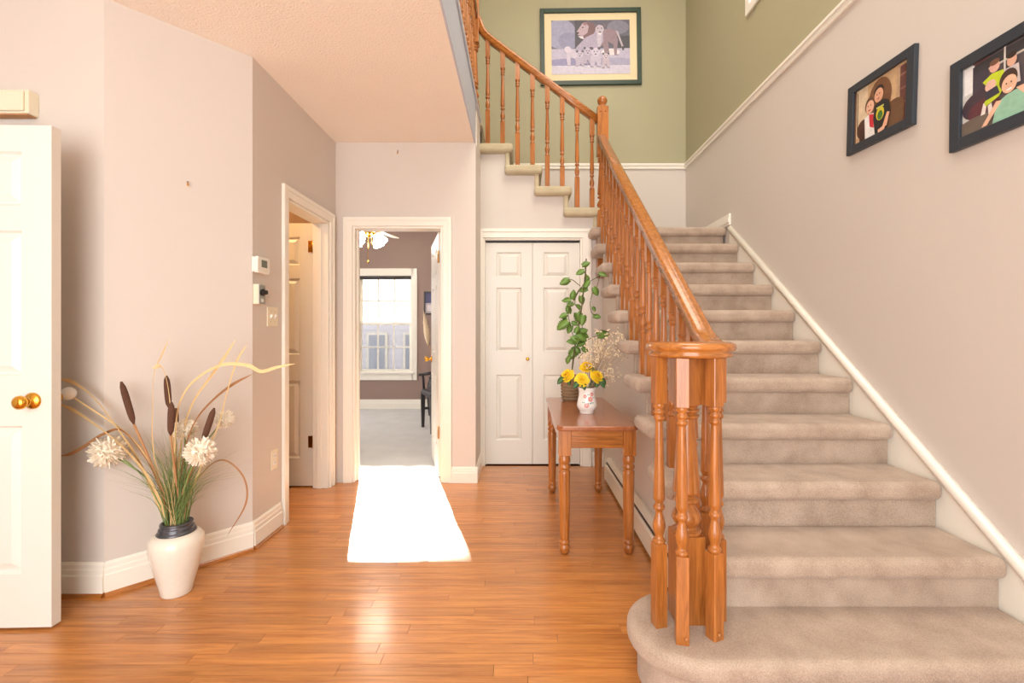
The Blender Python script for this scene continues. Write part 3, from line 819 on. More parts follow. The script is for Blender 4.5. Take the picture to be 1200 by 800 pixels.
# ------------------------------------------------------------------ side table
TX0, TX1, TY0, TY1, TZ = 0.192, 0.628, 2.468, 3.585, 0.696
tb = thing('side_table', 'honey oak side table with turned legs against the stair wall', 'table', ((TX0 + TX1) / 2, (TY0 + TY1) / 2, 0))
tcx, tcy = (TX0 + TX1) / 2, (TY0 + TY1) / 2
hw, hl = (TX1 - TX0) / 2, (TY1 - TY0) / 2
c = 0.03
b = MB(); b.prism([(-hw + c, -hl), (hw - c, -hl), (hw, -hl + c), (hw, hl - c), (hw - c, hl), (-hw + c, hl), (-hw, hl - c), (-hw, -hl + c)], TZ - 0.026, TZ, 'Z')
b.build('table_top', M['table_top'], tb, 0.007, 3)
lx, ly, lh = hw - 0.045, hl - 0.065, 0.033
for x0, x1, y0, y1 in ((-lx + lh, lx - lh, -ly - 0.018, -ly + 0.012), (-lx + lh, lx - lh, ly - 0.012, ly + 0.018)):
    b = MB(); b.box(x0, x1, y0, y1, TZ - 0.125, TZ - 0.026)
    s = -1 if y0 < 0 else 1
    yo = y0 if s < 0 else y1
    for z in (TZ - 0.118, TZ - 0.096, TZ - 0.074): b.box(x0, x1, yo - 0.007, yo + 0.007, z, z + 0.013)
    b.build('apron', M['oak_x'], tb, 0.002)
for x0, x1 in ((-lx - 0.018, -lx + 0.012), (lx - 0.012, lx + 0.018)):
    b = MB(); b.box(x0, x1, -ly + lh, ly - lh, TZ - 0.125, TZ - 0.026)
    b.build('apron', M['oak_y'], tb, 0.002)
b = MB(); b.box(-lh, lh, -lh, lh, TZ - 0.165, TZ - 0.026)
b.lathe([(0.014, 0), (0.020, 0.004), (0.027, 0.018), (0.030, 0.034), (0.028, 0.046), (0.022, 0.052), (0.027, 0.056), (0.030, 0.064), (0.027, 0.074), (0.022, 0.078), (0.0255, 0.084), (0.0265, 0.10), (0.0315, 0.43), (0.0315, 0.445), (0.026, 0.45), (0.026, 0.456), (0.032, 0.462), (0.033, 0.472), (0.028, 0.480), (0.027, 0.486), (0.032, 0.494), (0.033, 0.508), (0.030, 0.522), (0.027, 0.53), (0.030, 0.536)], (0, 0, 0), 20)
b.mats = [M['oak']]
lm = b.mesh('leg')
for sx in (-1, 1):
    for sy in (-1, 1): inst('leg', lm, tb, 0.002, 1, loc=(sx * lx, sy * ly, 0))

# ------------------------------------------------------------------ baseboard heater
ht = thing('baseboard_heater', 'long cream baseboard heater under the stair wall', 'heater', (XS, 2.9, 0))
y0, y1 = 1.90, 3.766
yo = 2.9
b = MB(); b.prism([(-0.060, 0.022), (-0.002, 0.022), (-0.002, 0.188), (-0.020, 0.188), (-0.020, 0.150), (-0.054, 0.140), (-0.060, 0.132)], y0 - yo + 0.02, y1 - yo - 0.02, 'Y'); b.build('cover', M['heater'], ht)
b = MB(); b.prism([(-0.020, 0.178), (-0.050, 0.166), (-0.052, 0.172), (-0.020, 0.190)], y0 - yo + 0.02, y1 - yo - 0.02, 'Y'); b.build('top_lip', M['heater'], ht)
b = MB(); b.box(-0.048, -0.018, y0 - yo + 0.02, y1 - yo - 0.02, 0.142, 0.168); b.build('slot', M['dark'], ht)
for a in (y0 - yo, y1 - yo - 0.02):
    b = MB(); b.prism([(-0.062, 0.015), (-0.001, 0.015), (-0.001, 0.192), (-0.020, 0.192), (-0.056, 0.176), (-0.062, 0.14)], a, a + 0.02, 'Y'); b.build('end_cap', M['heater'], ht)
b = MB(); b.box(-0.040, -0.010, y0 - yo + 0.05, y1 - yo - 0.05, 0, 0.022); b.build('foot_rail', M['dark'], ht)
b = MB(); b.box(-0.058, -0.052, -0.62, -0.58, 0.148, 0.156); b.build('damper_tab', M['steel'], ht)

# ------------------------------------------------------------------ framed pictures
def ell(cx_, cy_, rx, ry, n=18, a=0):
    ca, sa = math.cos(R(a)), math.sin(R(a))
    return [(cx_ + rx * math.cos(2 * math.pi * k / n) * ca - ry * math.sin(2 * math.pi * k / n) * sa, cy_ + rx * math.cos(2 * math.pi * k / n) * sa + ry * math.sin(2 * math.pi * k / n) * ca) for k in range(n)]
def picture(name, label, loc, rot, w, h, fw, fm, layers, mat_w=0, deep=0.022):
    t = thing(name, label, 'picture', loc)
    t.rotation_euler = rot
    b = MB(); hw, hh = w / 2, h / 2
    for x0, x1, z0, z1 in ((-hw, -hw + fw, -hh, hh), (hw - fw, hw, -hh, hh), (-hw + fw, hw - fw, -hh, -hh + fw), (-hw + fw, hw - fw, hh - fw, hh)):
        b.box(x0, x1, -deep, 0, z0, z1)
    b.build('frame', fm, t, 0.003)
    iw, ih = w - 2 * fw, h - 2 * fw
    if mat_w:
        b = MB(); b.box(-iw / 2, iw / 2, -0.010, -0.002, -ih / 2, ih / 2); b.build('mat_board', M['mat_board'], t)
        iw -= 2 * mat_w; ih -= 2 * mat_w
        y_ = -0.0105
    else: y_ = -0.008
    b = MB(); b.box(-iw / 2, iw / 2, y_, y_ + 0.008, -ih / 2, ih / 2, flat(layers[0][1]))
    for n, (poly, col) in enumerate(layers[1:]):
        poly = clip(poly)
        if len(poly) < 3: continue
        yy = y_ - 0.00025 * (n + 1)
        b.add([((u - 0.5) * iw, yy, (v - 0.5) * ih) for u, v in poly], [tuple(range(len(poly)))], flat(col))
    b.build('print', None, t)
    return t
def clip(poly):
    for ax, lim, sg in ((0, 0, 1), (0, 1, -1), (1, 0, 1), (1, 1, -1)):
        out = []
        for k in range(len(poly)):
            p, q = poly[k], poly[(k + 1) % len(poly)]
            ip, iq = (p[ax] - lim) * sg >= 0, (q[ax] - lim) * sg >= 0
            if ip: out.append(p)
            if ip != iq:
                s = (lim - p[ax]) / (q[ax] - p[ax])
                out.append((p[0] + (q[0] - p[0]) * s, p[1] + (q[1] - p[1]) * s))
        poly = out
        if not poly: break
    return poly
def rect(a, c, d, e): return [(a, d), (c, d), (c, e), (a, e)]
SK1, SK2 = (236, 186, 156), (226, 172, 140)
kids = [(None, (206, 172, 132)),
    (rect(0, .26, .1, 1), (222, 200, 168)), (rect(0, .03, 0, 1), (120, 84, 56)), (rect(.05, .065, .25, .95), (90, 66, 52)),
    (rect(.86, 1, .0, .95), (104, 64, 60)), (rect(.86, 1, .78, .82), (140, 100, 92)), (rect(.86, 1, .55, .58), (140, 100, 92)), (rect(.86, 1, .3, .33), (140, 100, 92)), (rect(.80, .86, .3, 1), (190, 160, 128)),
    (ell(.50, .62, .22, .36), (122, 84, 58)), (rect(.30, .70, .1, .62), (118, 80, 56)), (ell(.78, .30, .17, .16), (108, 76, 54)), (rect(.6, .94, 0, .3), (112, 80, 58)), (ell(.2, .22, .14, .18), (84, 56, 44)), (rect(.12, .3, -.02, .24), (70, 46, 38)),
    (ell(.32, .60, .095, .145), (104, 72, 56)), (ell(.325, .56, .078, .12), SK1),
    ([(.22, .40), (.32, .44), (.44, .40), (.46, 0), (.24, 0)], (240, 232, 228)), ([(.31, .43), (.40, .40), (.41, .14), (.33, .20)], (204, 50, 62)),
    ([(.22, .40), (.27, .41), (.38, .0), (.30, -.02)], (248, 242, 238)),
    (ell(.49, .755, .092, .105), (50, 40, 38)), (ell(.495, .68, .085, .125), SK2),
    ([(.42, .52), (.50, .56), (.60, .56), (.68, .50), (.72, .28), (.66, .0), (.44, .0), (.40, .3)], (40, 40, 42)),
    (ell(.53, .34, .075, .12), (216, 200, 50)), (ell(.53, .31, .05, .08), (70, 120, 56)), (rect(.46, .60, .44, .47), (210, 206, 110)),
    ([(.66, .30), (.71, .28), (.66, .06), (.58, .08)], SK2), ([(.50, .06), (.64, .10), (.62, .02), (.5, 0)], SK1),
    (ell(.30, .585, .009, .012), (40, 30, 30)), (ell(.35, .585, .009, .012), (40, 30, 30)), (ell(.325, .50, .028, .012), (190, 90, 84)), (ell(.47, .70, .009, .012), (40, 30, 30)), (ell(.52, .70, .009, .012), (40, 30, 30)), (ell(.495, .62, .026, .010), (186, 96, 86))]
picture('framed_photo', 'black framed photo of two children hugging in an armchair', (XR, 2.295, 2.302), (0, R(2.2), R(-90)), 0.425, 0.355, 0.042, M['black'], kids)
fam = [(None, (92, 84, 88)),
    (rect(0, .30, 0, 1), (112, 72, 70)), (rect(0, .12, .2, 1), (206, 206, 204)), (rect(.02, .14, .60, .98), (250, 250, 250)), (rect(.12, .3, .5, .95), (70, 64, 74)), (rect(.14, .7, .84, .97), (64, 62, 66)),
    (rect(.30, .75, .80, .83), (204, 196, 186)), (rect(.46, .48, .6, 1), (220, 214, 206)), (ell(.2, .38, .20, .2), (70, 56, 66)), (ell(.25, .28, .18, .15), (96, 52, 60)), (rect(0, 1, 0, .16), (84, 78, 74)), (ell(.2, .1, .3, .12), (110, 98, 88)),
    ([(.22, .20), (.27, .20), (.29, .34), (.25, .36)], (232, 222, 216)), ([(.31, .16), (.36, .17), (.34, .32), (.30, .3)], (232, 222, 216)),
    ([(.24, .66), (.34, .72), (.46, .70), (.50, .50), (.42, .36), (.28, .30), (.26, .36), (.34, .48)], (198, 216, 50)), (ell(.37, .80, .055, .08), (224, 176, 158)), (ell(.37, .86, .055, .04), (120, 84, 64)),
    (ell(.33, .56, .06, .08), (232, 190, 172)), ([(.28, .50), (.40, .52), (.43, .40), (.28, .38)], (58, 58, 70)),
    (ell(.55, .76, .05, .08), (224, 176, 150)), (ell(.55, .83, .05, .04), (60, 46, 42)), ([(.48, .68), (.62, .68), (.64, .42), (.48, .44)], (206, 196, 194)),
    (ell(.52, .525, .092, .14), (74, 54, 48)), (ell(.53, .455, .078, .12), (238, 190, 160)), (ell(.53, .385, .03, .014), (250, 240, 236)),
    ([(.40, .26), (.50, .32), (.60, .34), (.70, .30), (.76, .0), (.36, .0)], (150, 198, 172)), ([(.40, .30), (.46, .28), (.30, .02), (.24, .02)], (238, 190, 160)), ([(.60, .36), (.72, .36), (.86, .1), (.78, .08)], (238, 190, 160)),
    (ell(.505, .47, .008, .010), (44, 34, 34)), (ell(.555, .47, .008, .010), (44, 34, 34)), (ell(.82, .6, .09, .16), (70, 52, 46)), (ell(.82, .56, .06, .11), (230, 184, 158)), ([(.74, .42), (.9, .42), (.95, 0), (.7, 0)], (126, 116, 150))]
picture('framed_photo', 'black framed family photo with a girl in a mint dress, at right edge', (XR, 1.692, 2.093), (0, R(0.8), R(-90)), 0.435, 0.355, 0.045, M['black'], fam)
LI, LJ, LK, LD = (176, 166, 190), (200, 190, 208), (150, 128, 140), (96, 92, 106)
lions = [(None, (150, 146, 176)),
    (rect(0, 1, .45, 1), (104, 102, 118)), (ell(.12, .75, .2, .28), (160, 160, 188)), (ell(.22, .62, .13, .16), (146, 146, 176)), (ell(.85, .86, .14, .13), (132, 130, 148)), (rect(.3, .45, .5, 1), (84, 82, 92)), (rect(.8, 1, .45, .7), (78, 78, 86)),
    (rect(0, 1, .20, .47), (190, 184, 208)), (ell(.2, .22, .28, .07), (150, 146, 184)), (ell(.75, .22, .3, .08), (170, 166, 194)), (rect(0, 1, 0, .16), (208, 202, 220)), (ell(.75, .40, .12, .06), (232, 222, 226)),
    # standing male: body, mane, head, legs, tail
    ([(.40, .62), (.52, .82), (.62, .80), (.74, .84), (.82, .80), (.85, .62), (.83, .36), (.86, .34), (.80, .34), (.79, .54), (.72, .60), (.74, .34), (.68, .34), (.66, .52), (.52, .46)], LK),
    ([(.82, .80), (.85, .78), (.92, .50), (.90, .48)], (190, 178, 190)), ([(.90, .51), (.93, .50), (.92, .42), (.90, .44)], (80, 76, 84)),
    ([(.38, .93), (.46, .97), (.54, .94), (.58, .86), (.54, .72), (.46, .64), (.40, .66), (.39, .80)], (126, 98, 104)),
    ([(.40, .94), (.44, .95), (.48, .88), (.46, .76), (.40, .70), (.34, .72), (.32, .78), (.36, .86)], (190, 168, 180)), (ell(.335, .76, .018, .02), (90, 72, 84)), (ell(.40, .86, .010, .012), (50, 42, 50)), (ell(.43, .93, .025, .03), (150, 120, 128)), ([(.34, .70), (.40, .70), (.42, .64), (.37, .66)], (226, 214, 224)),
    # sitting lioness
    ([(.56, .80), (.66, .80), (.66, .60), (.62, .50), (.60, .22), (.52, .22), (.50, .40), (.42, .26), (.30, .24), (.27, .34), (.32, .50), (.44, .68), (.54, .74)], LI),
    ([(.585, .80), (.64, .80), (.64, .58), (.60, .46), (.58, .60)], LJ), (ell(.615, .82, .055, .085), (196, 184, 200)), (ell(.565, .89, .022, .03), (120, 108, 120)), (ell(.675, .89, .022, .03), (120, 108, 120)), (ell(.595, .84, .009, .010), (40, 36, 44)), (ell(.64, .84, .009, .010), (40, 36, 44)), (ell(.618, .765, .016, .014), (70, 58, 68)), (ell(.618, .74, .028, .02), (228, 220, 228))]
def cub(x, y, s, col):
    return [([(x - .05 * s, y + .16 * s), (x + .05 * s, y + .16 * s), (x + .055 * s, y), (x + .02 * s, y), (x, y + .08 * s), (x - .02 * s, y), (x - .055 * s, y)], col), (ell(x, y + .21 * s, .045 * s, .065 * s), tuple(min(255, v + 14) for v in col)),
            (ell(x - .035 * s, y + .265 * s, .014 * s, .022 * s), LD), (ell(x + .035 * s, y + .265 * s, .014 * s, .022 * s), LD), (ell(x - .015 * s, y + .22 * s, .006 * s, .009 * s), (50, 44, 54)), (ell(x + .015 * s, y + .22 * s, .006 * s, .009 * s), (50, 44, 54)), (ell(x, y + .18 * s, .009 * s, .010 * s), (70, 60, 70))]
lions += [([(.20, .45), (.28, .44), (.36, .34), (.36, .16), (.32, .16), (.30, .28), (.24, .30), (.24, .16), (.20, .16), (.18, .34)], (204, 194, 214)), (ell(.205, .45, .045, .06), (214, 204, 222))]
lions += cub(.36, .15, 1.0, (186, 176, 198)) + cub(.46, .18, 1.1, (180, 170, 192)) + cub(.56, .13, 1.25, (196, 186, 206)) + cub(.69, .11, .95, (190, 176, 192))
picture('framed_print', 'dark green framed lion family print on the sage wall', (0.748, YB, 4.235), (0, R(-0.8), 0), 1.075, 0.815, 0.045, M['green_frame'], lions, 0.075, 0.03)
cs = [(None, (180, 170, 176)), (rect(0, .4, .5, 1), (70, 70, 110)), (rect(.5, 1, .2, .7), (130, 90, 80)), (rect(.1, .5, .1, .4), (214, 206, 210)), (ell(.7, .75, .2, .15), (120, 130, 160))]
picture('framed_collage', 'small dark framed photo collage on the study far wall', (-1.36, YW, 1.655), (0, 0, 0), 0.30, 0.36, 0.022, M['chair_wood'], cs)

# ------------------------------------------------------------------ wall devices
def dev(name, label, cat, y_, z_):
    t = thing(name, label, cat, (XC, y_, z_), R(90)); return t
t = dev('thermostat', 'white digital thermostat on the wall by the left doorway', 'thermostat', 2.625, 1.565)
b = MB(); b.box(-0.060, 0.060, -0.012, 0, -0.042, 0.042); b.build('back_plate', M['plastic'], t, 0.004)
b = MB(); b.prism([(-0.056, -0.046), (0.056, -0.046), (0.064, -0.030), (0.064, 0.030), (0.056, 0.046), (-0.056, 0.046), (-0.064, 0.030), (-0.064, -0.030)], -0.036, -0.012, 'Y'); b.build('housing', M['plastic'], t, 0.006, 3)
b = MB(); b.box(-0.026, 0.030, -0.0375, -0.035, -0.012, 0.028); b.build('screen', M['screen'], t)
for n in (-0.016, 0.004, 0.024):
    b = MB(); b.box(n - 0.007, n + 0.007, -0.0385, -0.035, -0.030, -0.022); b.build('button', M['ivory'], t, 0.001)
t = dev('dial_control', 'small beige wall control with steel face and black dial', 'control', 2.612, 1.402)
b = MB(); b.box(-0.034, 0.034, -0.030, 0, -0.055, 0.055); b.build('box', M['ivory'], t, 0.002)
b = MB(); b.box(-0.032, 0.032, -0.033, -0.030, -0.054, 0.054); b.build('face_plate', M['steel'], t, 0.001)
b = MB(); b.lathe([(0.020, 0), (0.020, -0.006), (0.013, -0.008), (0.012, -0.024), (0.004, -0.026)], (0.006, -0.033, 0.012), 18, axis='Y'); b.build('dial', M['dark'], t)
b = MB(); b.box(-0.012, 0.012, -0.0342, -0.033, -0.042, -0.024); b.build('sticker', M['plastic'], t)
t = dev('light_switch', 'ivory double light switch plate beside the left doorway', 'switch', 2.775, 1.284)
b = MB(); b.box(-0.058, 0.058, -0.006, 0, -0.058, 0.058); b.build('plate', M['ivory'], t, 0.003)
for n in (-0.023, 0.023):
    b = MB(); b.add([(n - 0.005, -0.006, -0.012), (n + 0.005, -0.006, -0.012), (n + 0.005, -0.006, 0.012), (n - 0.005, -0.006, 0.012), (n - 0.004, -0.018, 0.004), (n + 0.004, -0.018, 0.004), (n + 0.004, -0.016, 0.012), (n - 0.004, -0.016, 0.012)], [(0,1,5,4),(1,2,6,5),(2,3,7,6),(3,0,4,7),(4,5,6,7),(0,3,2,1)]); b.build('toggle', M['plastic'], t)
    for z in (-0.03, 0.03):
        b = MB(); b.lathe([(0.003, 0), (0.002, -0.002)], (n, -0.006, z), 8, axis='Y'); b.build('screw', M['steel'], t)
t = dev('wall_outlet', 'ivory wall outlet low beside the left doorway', 'outlet', 2.795, 0.437)
b = MB(); b.box(-0.036, 0.036, -0.006, 0, -0.058, 0.058); b.build('plate', M['ivory'], t, 0.003)
for z in (-0.02, 0.02):
    b = MB(); b.lathe([(0.016, 0), (0.015, -0.003)], (0, -0.006, z), 14, axis='Y'); s_ = b.build('socket', M['plastic'], t)
    b = MB(); b.box(-0.007, -0.005, -0.0095, -0.009, z - 0.004, z + 0.006); b.box(0.005, 0.007, -0.0095, -0.009, z - 0.004, z + 0.006); b.build('slot', M['dark'], s_)
t = thing('door_chime', 'cream door chime box high on the wall above the entry door', 'chime', (-2.27, YA, 2.21), 0)
b = MB(); b.box(-0.11, 0.098, -0.048, 0, -0.052, 0.052); b.build('housing', M['ivory'], t, 0.003)
b = MB(); b.box(-0.095, 0.083, -0.058, -0.048, -0.044, 0.044); b.build('cover', M['ivory'], t, 0.006)
b = MB(); b.box(-0.10, 0.09, -0.045, -0.005, -0.058, -0.052); b.build('grille', M['stalk'], t)
t = thing('picture_hook', 'tiny brass picture hook on the bare diagonal wall', 'hook', (-1.666, 2.346, 1.932), R(47.5))
b = MB(); b.tube([(0, 0.0, 0.012), (0, -0.006, 0.006), (0, -0.006, -0.008), (0, -0.012, -0.012), (0, -0.016, -0.004)], 0.0028, 6); b.build('wire', M['brass'], t)
b = MB(); b.lathe([(0.004, -0.002), (0.004, -0.008)], (0, 0, 0.010), 8, axis='Y'); b.build('nail', M['steel'], t)
t = thing('picture_hook', 'tiny brass picture hook above the study doorway', 'hook', (-0.975, YO, 2.625), 0)
b = MB(); b.tube([(0, 0.0, 0.014), (0, -0.006, 0.006), (0, -0.006, -0.012), (0, -0.012, -0.016), (0, -0.014, -0.006)], 0.003, 6); b.build('wire', M['brass'], t)
b = MB(); b.lathe([(0.004, -0.002), (0.004, -0.008)], (0, 0, 0.012), 8, axis='Y'); b.build('nail', M['steel'], t)

# ------------------------------------------------------------------ floor vase and its dried arrangement
VX, VY = -1.575, 2.15
t = thing('floor_vase', 'cream crackled floor vase with pewter collar by the diagonal wall', 'vase', (VX, VY, 0))
b = MB(); b.lathe([(0.058, 0), (0.062, 0.006), (0.065, 0.03), (0.080, 0.085), (0.096, 0.15), (0.107, 0.205), (0.109, 0.232), (0.105, 0.256), (0.090, 0.272), (0.072, 0.280)], (0, 0, 0), 36); b.build('body', M['ceramic'], t)
b = MB(); b.lathe([(0.074, 0.272), (0.078, 0.280), (0.074, 0.288), (0.066, 0.292), (0.070, 0.300), (0.066, 0.306), (0.060, 0.310), (0.065, 0.318), (0.063, 0.325), (0.053, 0.326), (0.050, 0.31), (0.01, 0.30)], (0, 0, 0), 32); b.build('collar', M['pewter'], t)
def bp3(px, py, y_):      # a point of the arrangement measured off its height and reach at depth y_
    return Vector(((px - 610) * y_ / 550, y_, 1.188 - (py - 390) * y_ / 550))
ROOT = Vector((VX, VY, 0.30))
def at0(px, py, y_, vx=VX): return bp3(px, py, y_)
def cattail(label, top, bot, y_, g='cattails in the floor vase'):
    a, c_ = bp3(*top, y_), bp3(*bot, y_)
    base = ROOT + Vector((random.uniform(-.03, .03), random.uniform(-.03, .03), 0))
    t = thing('cattail', label, 'cattail', base, 0, g)
    a -= base; c_ -= base
    b = MB(); mid = c_ * 0.5 + Vector((0, 0, -0.02)) + Vector((c_.x * -0.08, 0, 0)); b.tube(curve([Vector((0, 0, 0)), mid, c_], 5), 0.005, 6); b.build('stalk', M['stalk'], t)
    b = MB(); n = 8; pts = [c_ + (a - c_) * (k / n) for k in range(n + 1)]
    rr = [0.003, 0.011, 0.013, 0.0135, 0.0135, 0.0135, 0.013, 0.011, 0.004]
    b.tube(pts, rr, 12); b.build('seed_head', M['cattail'], t)
cattail('brown cattail leaning left of the others', (142, 447), (157, 497), 2.10)
cattail('brown cattail at the back standing highest', (195, 440), (198, 478), 2.20)
cattail('brown cattail standing upright in front at the centre', (201, 471), (200, 510), 2.08)
cattail('brown cattail leaning right between cream pompoms', (251, 478), (238, 517), 2.14)
cattail('short brown cattail half hidden behind the central one', (206, 478), (205, 512), 2.24)
def pompom(label, p, r, y_, fuzzy=True):
    c_ = bp3(*p, y_); base = ROOT + Vector((random.uniform(-.03, .03), random.uniform(-.03, .03), 0))
    t = thing('pompom_flower', label, 'flower', base, 0, 'pompom flowers in the floor vase')
    c_ = c_ - base
    b = MB(); b.tube(curve([Vector((0, 0, 0)), Vector((c_.x * 0.35, c_.y * 0.4, c_.z * 0.6)), c_], 5), 0.0035, 6); b.build('stalk', M['grass'] if fuzzy else M['straw'], t)
    b = MB()
    if fuzzy:
        b.ball(c_, r * 0.72, None, 14, 8)
        rnd = random.Random(int(p[0]))
        for k in range(330):
            d_ = Vector((rnd.gauss(0, 1), rnd.gauss(0, 1), rnd.gauss(0, 0.8))).normalized()
            s_ = d_.cross(Vector((rnd.random(), rnd.random(), rnd.random()))).normalized()
            q = c_ + d_ * r * rnd.uniform(0.85, 1.08); w_ = r * 0.085
            i0 = c_ + d_ * r * 0.4
            n_ = d_.cross(s_) * w_ * 0.5
            b.add([i0 - s_ * w_ * 0.4, i0 + s_ * w_ * 0.4, q + s_ * w_, q - s_ * w_, q + d_ * r * 0.06, i0 + n_, q + n_], [(0, 1, 2, 4, 3), (5, 1, 2, 6), (0, 5, 6, 3), (3, 6, 4), (6, 2, 4)])
    else: b.ball(c_, r, None, 16, 10)
    b.build('head', M['pompom'] if fuzzy else M['porcelain'], t)
pompom('large cream pompom flower low on the left', (126, 529), 0.068, 2.08)
pompom('cream pompom flower behind the central cattail', (217, 503), 0.050, 2.20)
pompom('large cream pompom flower in front on the right', (235, 529), 0.062, 2.06)
pompom('small cream pompom flower at the far right', (263, 491), 0.044, 2.24)
pompom('smooth white ball bud next to the door edge', (80, 461), 0.029, 2.06, False)
def blade(label, px, w, m, ys):
    base = ROOT.copy()
    n = len(px)
    pts = [bp3(x_, y_, ys[0] + (ys[1] - ys[0]) * k / (n - 1)) for k, (x_, y_) in enumerate(px)]
    cv = curve(pts, 6)
    b = MB(); N = len(cv); vs_ = []; fs_ = []
    for k, p in enumerate(cv):
        tt = k / (N - 1)
        tg = (cv[min(k + 1, N - 1)] - cv[max(k - 1, 0)]).normalized()
        sd_ = tg.cross(Vector((0.25, 1, 0.1))).normalized()
        nn = tg.cross(sd_).normalized()
        ww = 1.45 * w * (0.05 + 0.95 * min(1.0, tt * 6.0) ** 0.8) * (1 - 0.55 * tt ** 2)
        tw = 0.55 * math.sin(3.0 * tt + 0.4)
        sd_, nn = sd_ * math.cos(tw) + nn * math.sin(tw), nn * math.cos(tw) - sd_ * math.sin(tw)
        q = p - base
        vs_ += [q - sd_ * ww, q + nn * ww * 0.15, q + sd_ * ww, q + nn * (ww * 0.15 - 0.001)]
    for k in range(N - 1):
        for e in range(4): fs_.append((k * 4 + e, k * 4 + (e + 1) % 4, k * 4 + 4 + (e + 1) % 4, k * 4 + 4 + e))
    b.add(vs_, fs_, None, False)
    o = b.build('dried_leaf', M[m], loc=base)
    tag(o, label, 'dried leaf', 'dried leaves in the floor vase')
blade('broad straw leaf arching far left above another', [(71, 444), (88, 449), (112, 468), (140, 505), (165, 545), (192, 606)], 0.014, 'straw', (2.02, 2.14))
blade('broad straw leaf arching left towards the door edge', [(70, 473), (90, 483), (122, 505), (152, 532), (175, 562), (195, 606)], 0.016, 'straw', (2.02, 2.13))
blade('thin brown leaf curling up with pointed tip left of centre', [(198, 397), (190, 415), (181, 436), (179, 470), (180, 530), (197, 606)], 0.006, 'straw', (2.10, 2.14))
blade('folded straw leaf bent over beside the back cattail', [(178, 432), (188, 429), (194, 440), (199, 470), (203, 530), (204, 606)], 0.007, 'straw', (2.06, 2.13))
blade('long broad straw leaf rising right to a pointed tip', [(276, 398), (262, 420), (244, 445), (228, 468), (216, 500), (207, 560), (204, 606)], 0.009, 'straw', (2.22, 2.15))
blade('wavy straw leaf rising at the right of the vase', [(289, 404), (277, 424), (266, 460), (256, 498), (238, 540), (212, 606)], 0.007, 'straw', (2.20, 2.15))
blade('long bent straw leaf reaching right across the doorway casing', [(346, 426), (325, 430), (306, 435), (290, 428), (262, 427), (235, 440), (215, 462), (206, 500), (203, 606)], 0.006, 'straw', (2.16, 2.15))
blade('brown arched leaf rising right under the broad straw one', [(296, 438), (270, 452), (246, 472), (228, 495), (216, 530), (207, 606)], 0.006, 'brown_blade', (2.20, 2.15))
blade('thin brown leaf drooping left to the door edge', [(68, 534), (82, 532), (100, 522), (122, 508), (146, 506), (178, 550), (198, 606)], 0.005, 'brown_blade', (2.02, 2.13))
blade('dark green curved leaf under the left pompom', [(142, 536), (158, 548), (172, 566), (184, 586), (196, 606)], 0.006, 'grass', (2.09, 2.13))
blade('thin dry tendril drooping right down to the baseboard', [(266, 628), (288, 590), (286, 560), (266, 540), (246, 545), (222, 575), (206, 606)], 0.003, 'brown_blade', (2.20, 2.15))
# grass tuft
b = MB(); rnd = random.Random(3)
for k in range(330):
    a = rnd.uniform(0, 2 * math.pi); rr = rnd.uniform(0, 0.042)
    p0 = Vector((rr * math.cos(a), rr * math.sin(a), 0.0))
    lean = rnd.gauss(0, 0.24); ln = rnd.uniform(0.18, 0.46) * (1.0 if k % 5 else 1.15)
    dv = Vector((lean + p0.x, rnd.gauss(0, 0.07) - 0.01, 1)).normalized()
    p1 = p0 + dv * ln * 0.5; p2 = p0 + dv * ln + Vector((lean * ln * 0.9, 0, -abs(lean) * ln * 0.5))
    cv = curve([p0, p1, p2], 4); w_ = rnd.uniform(0.0015, 0.0032)
    sd_ = Vector((1, rnd.uniform(-.6, .6), 0)).normalized()
    vs_ = []; fs_ = []
    for q, p in enumerate(cv):
        ww = w_ * (1 - 0.9 * q / (len(cv) - 1)); vs_ += [p - sd_ * ww, p + Vector((0, -ww * 0.6, 0)), p + sd_ * ww]
    for q in range(len(cv) - 1):
        fs_ += [(q * 3, q * 3 + 1, q * 3 + 4, q * 3 + 3), (q * 3 + 1, q * 3 + 2, q * 3 + 5, q * 3 + 4), (q * 3 + 2, q * 3, q * 3 + 3, q * 3 + 5)]
    b.add(vs_, fs_, M['straw'] if k % 9 == 0 else M['grass'], True)
o = b.build('ornamental_grass', loc=(VX, VY, 0.305)); tag(o, 'tuft of thin green grass rising from the floor vase', 'grass', kind='stuff')

# ------------------------------------------------------------------ plants on the table
def leaf_mesh(name, notches, m, ln=1.0, wd=0.8):
    """heart-shaped leaf with side cuts, lying along +x from its stem end, slight fold; unit length"""
    b = MB(); n = 14
    top = []
    for k in range(n + 1):
        t_ = k / n
        w_ = wd * 0.5 * (math.sin(math.pi * min(1, t_ * 0.92 + 0.10)) ** 0.75) * (1 - 0.25 * t_)
        if k == n: w_ = 0.0
        if notches and k in (4, 6, 8, 10): w_ *= 0.68
        top.append((t_ * ln - (0.10 if k < 2 else 0), w_))
    vs_ = []; fs_ = []
    for k, (x_, w_) in enumerate(top):
        zc = -0.22 * (x_ ** 2); z1 = zc + 0.22 * w_
        vs_ += [(x_, -w_, z1), (max(0, x_), 0, zc), (x_, w_, z1), (max(0, x_), 0, zc - 0.012)]
    for k in range(n):
        o_ = k * 4
        fs_ += [(o_, o_ + 1, o_ + 5, o_ + 4), (o_ + 1, o_ + 2, o_ + 6, o_ + 5), (o_ + 2, o_ + 3, o_ + 7, o_ + 6), (o_ + 3, o_, o_ + 4, o_ + 7)]
    b.add(vs_, fs_, None, True); b.mats = [m]
    return b.mesh(name)
PX, PY = 0.362, 3.42
pl = thing('potted_vine', 'tall climbing split-leaf vine in a wicker basket on the table', 'plant', (PX, PY, TZ))
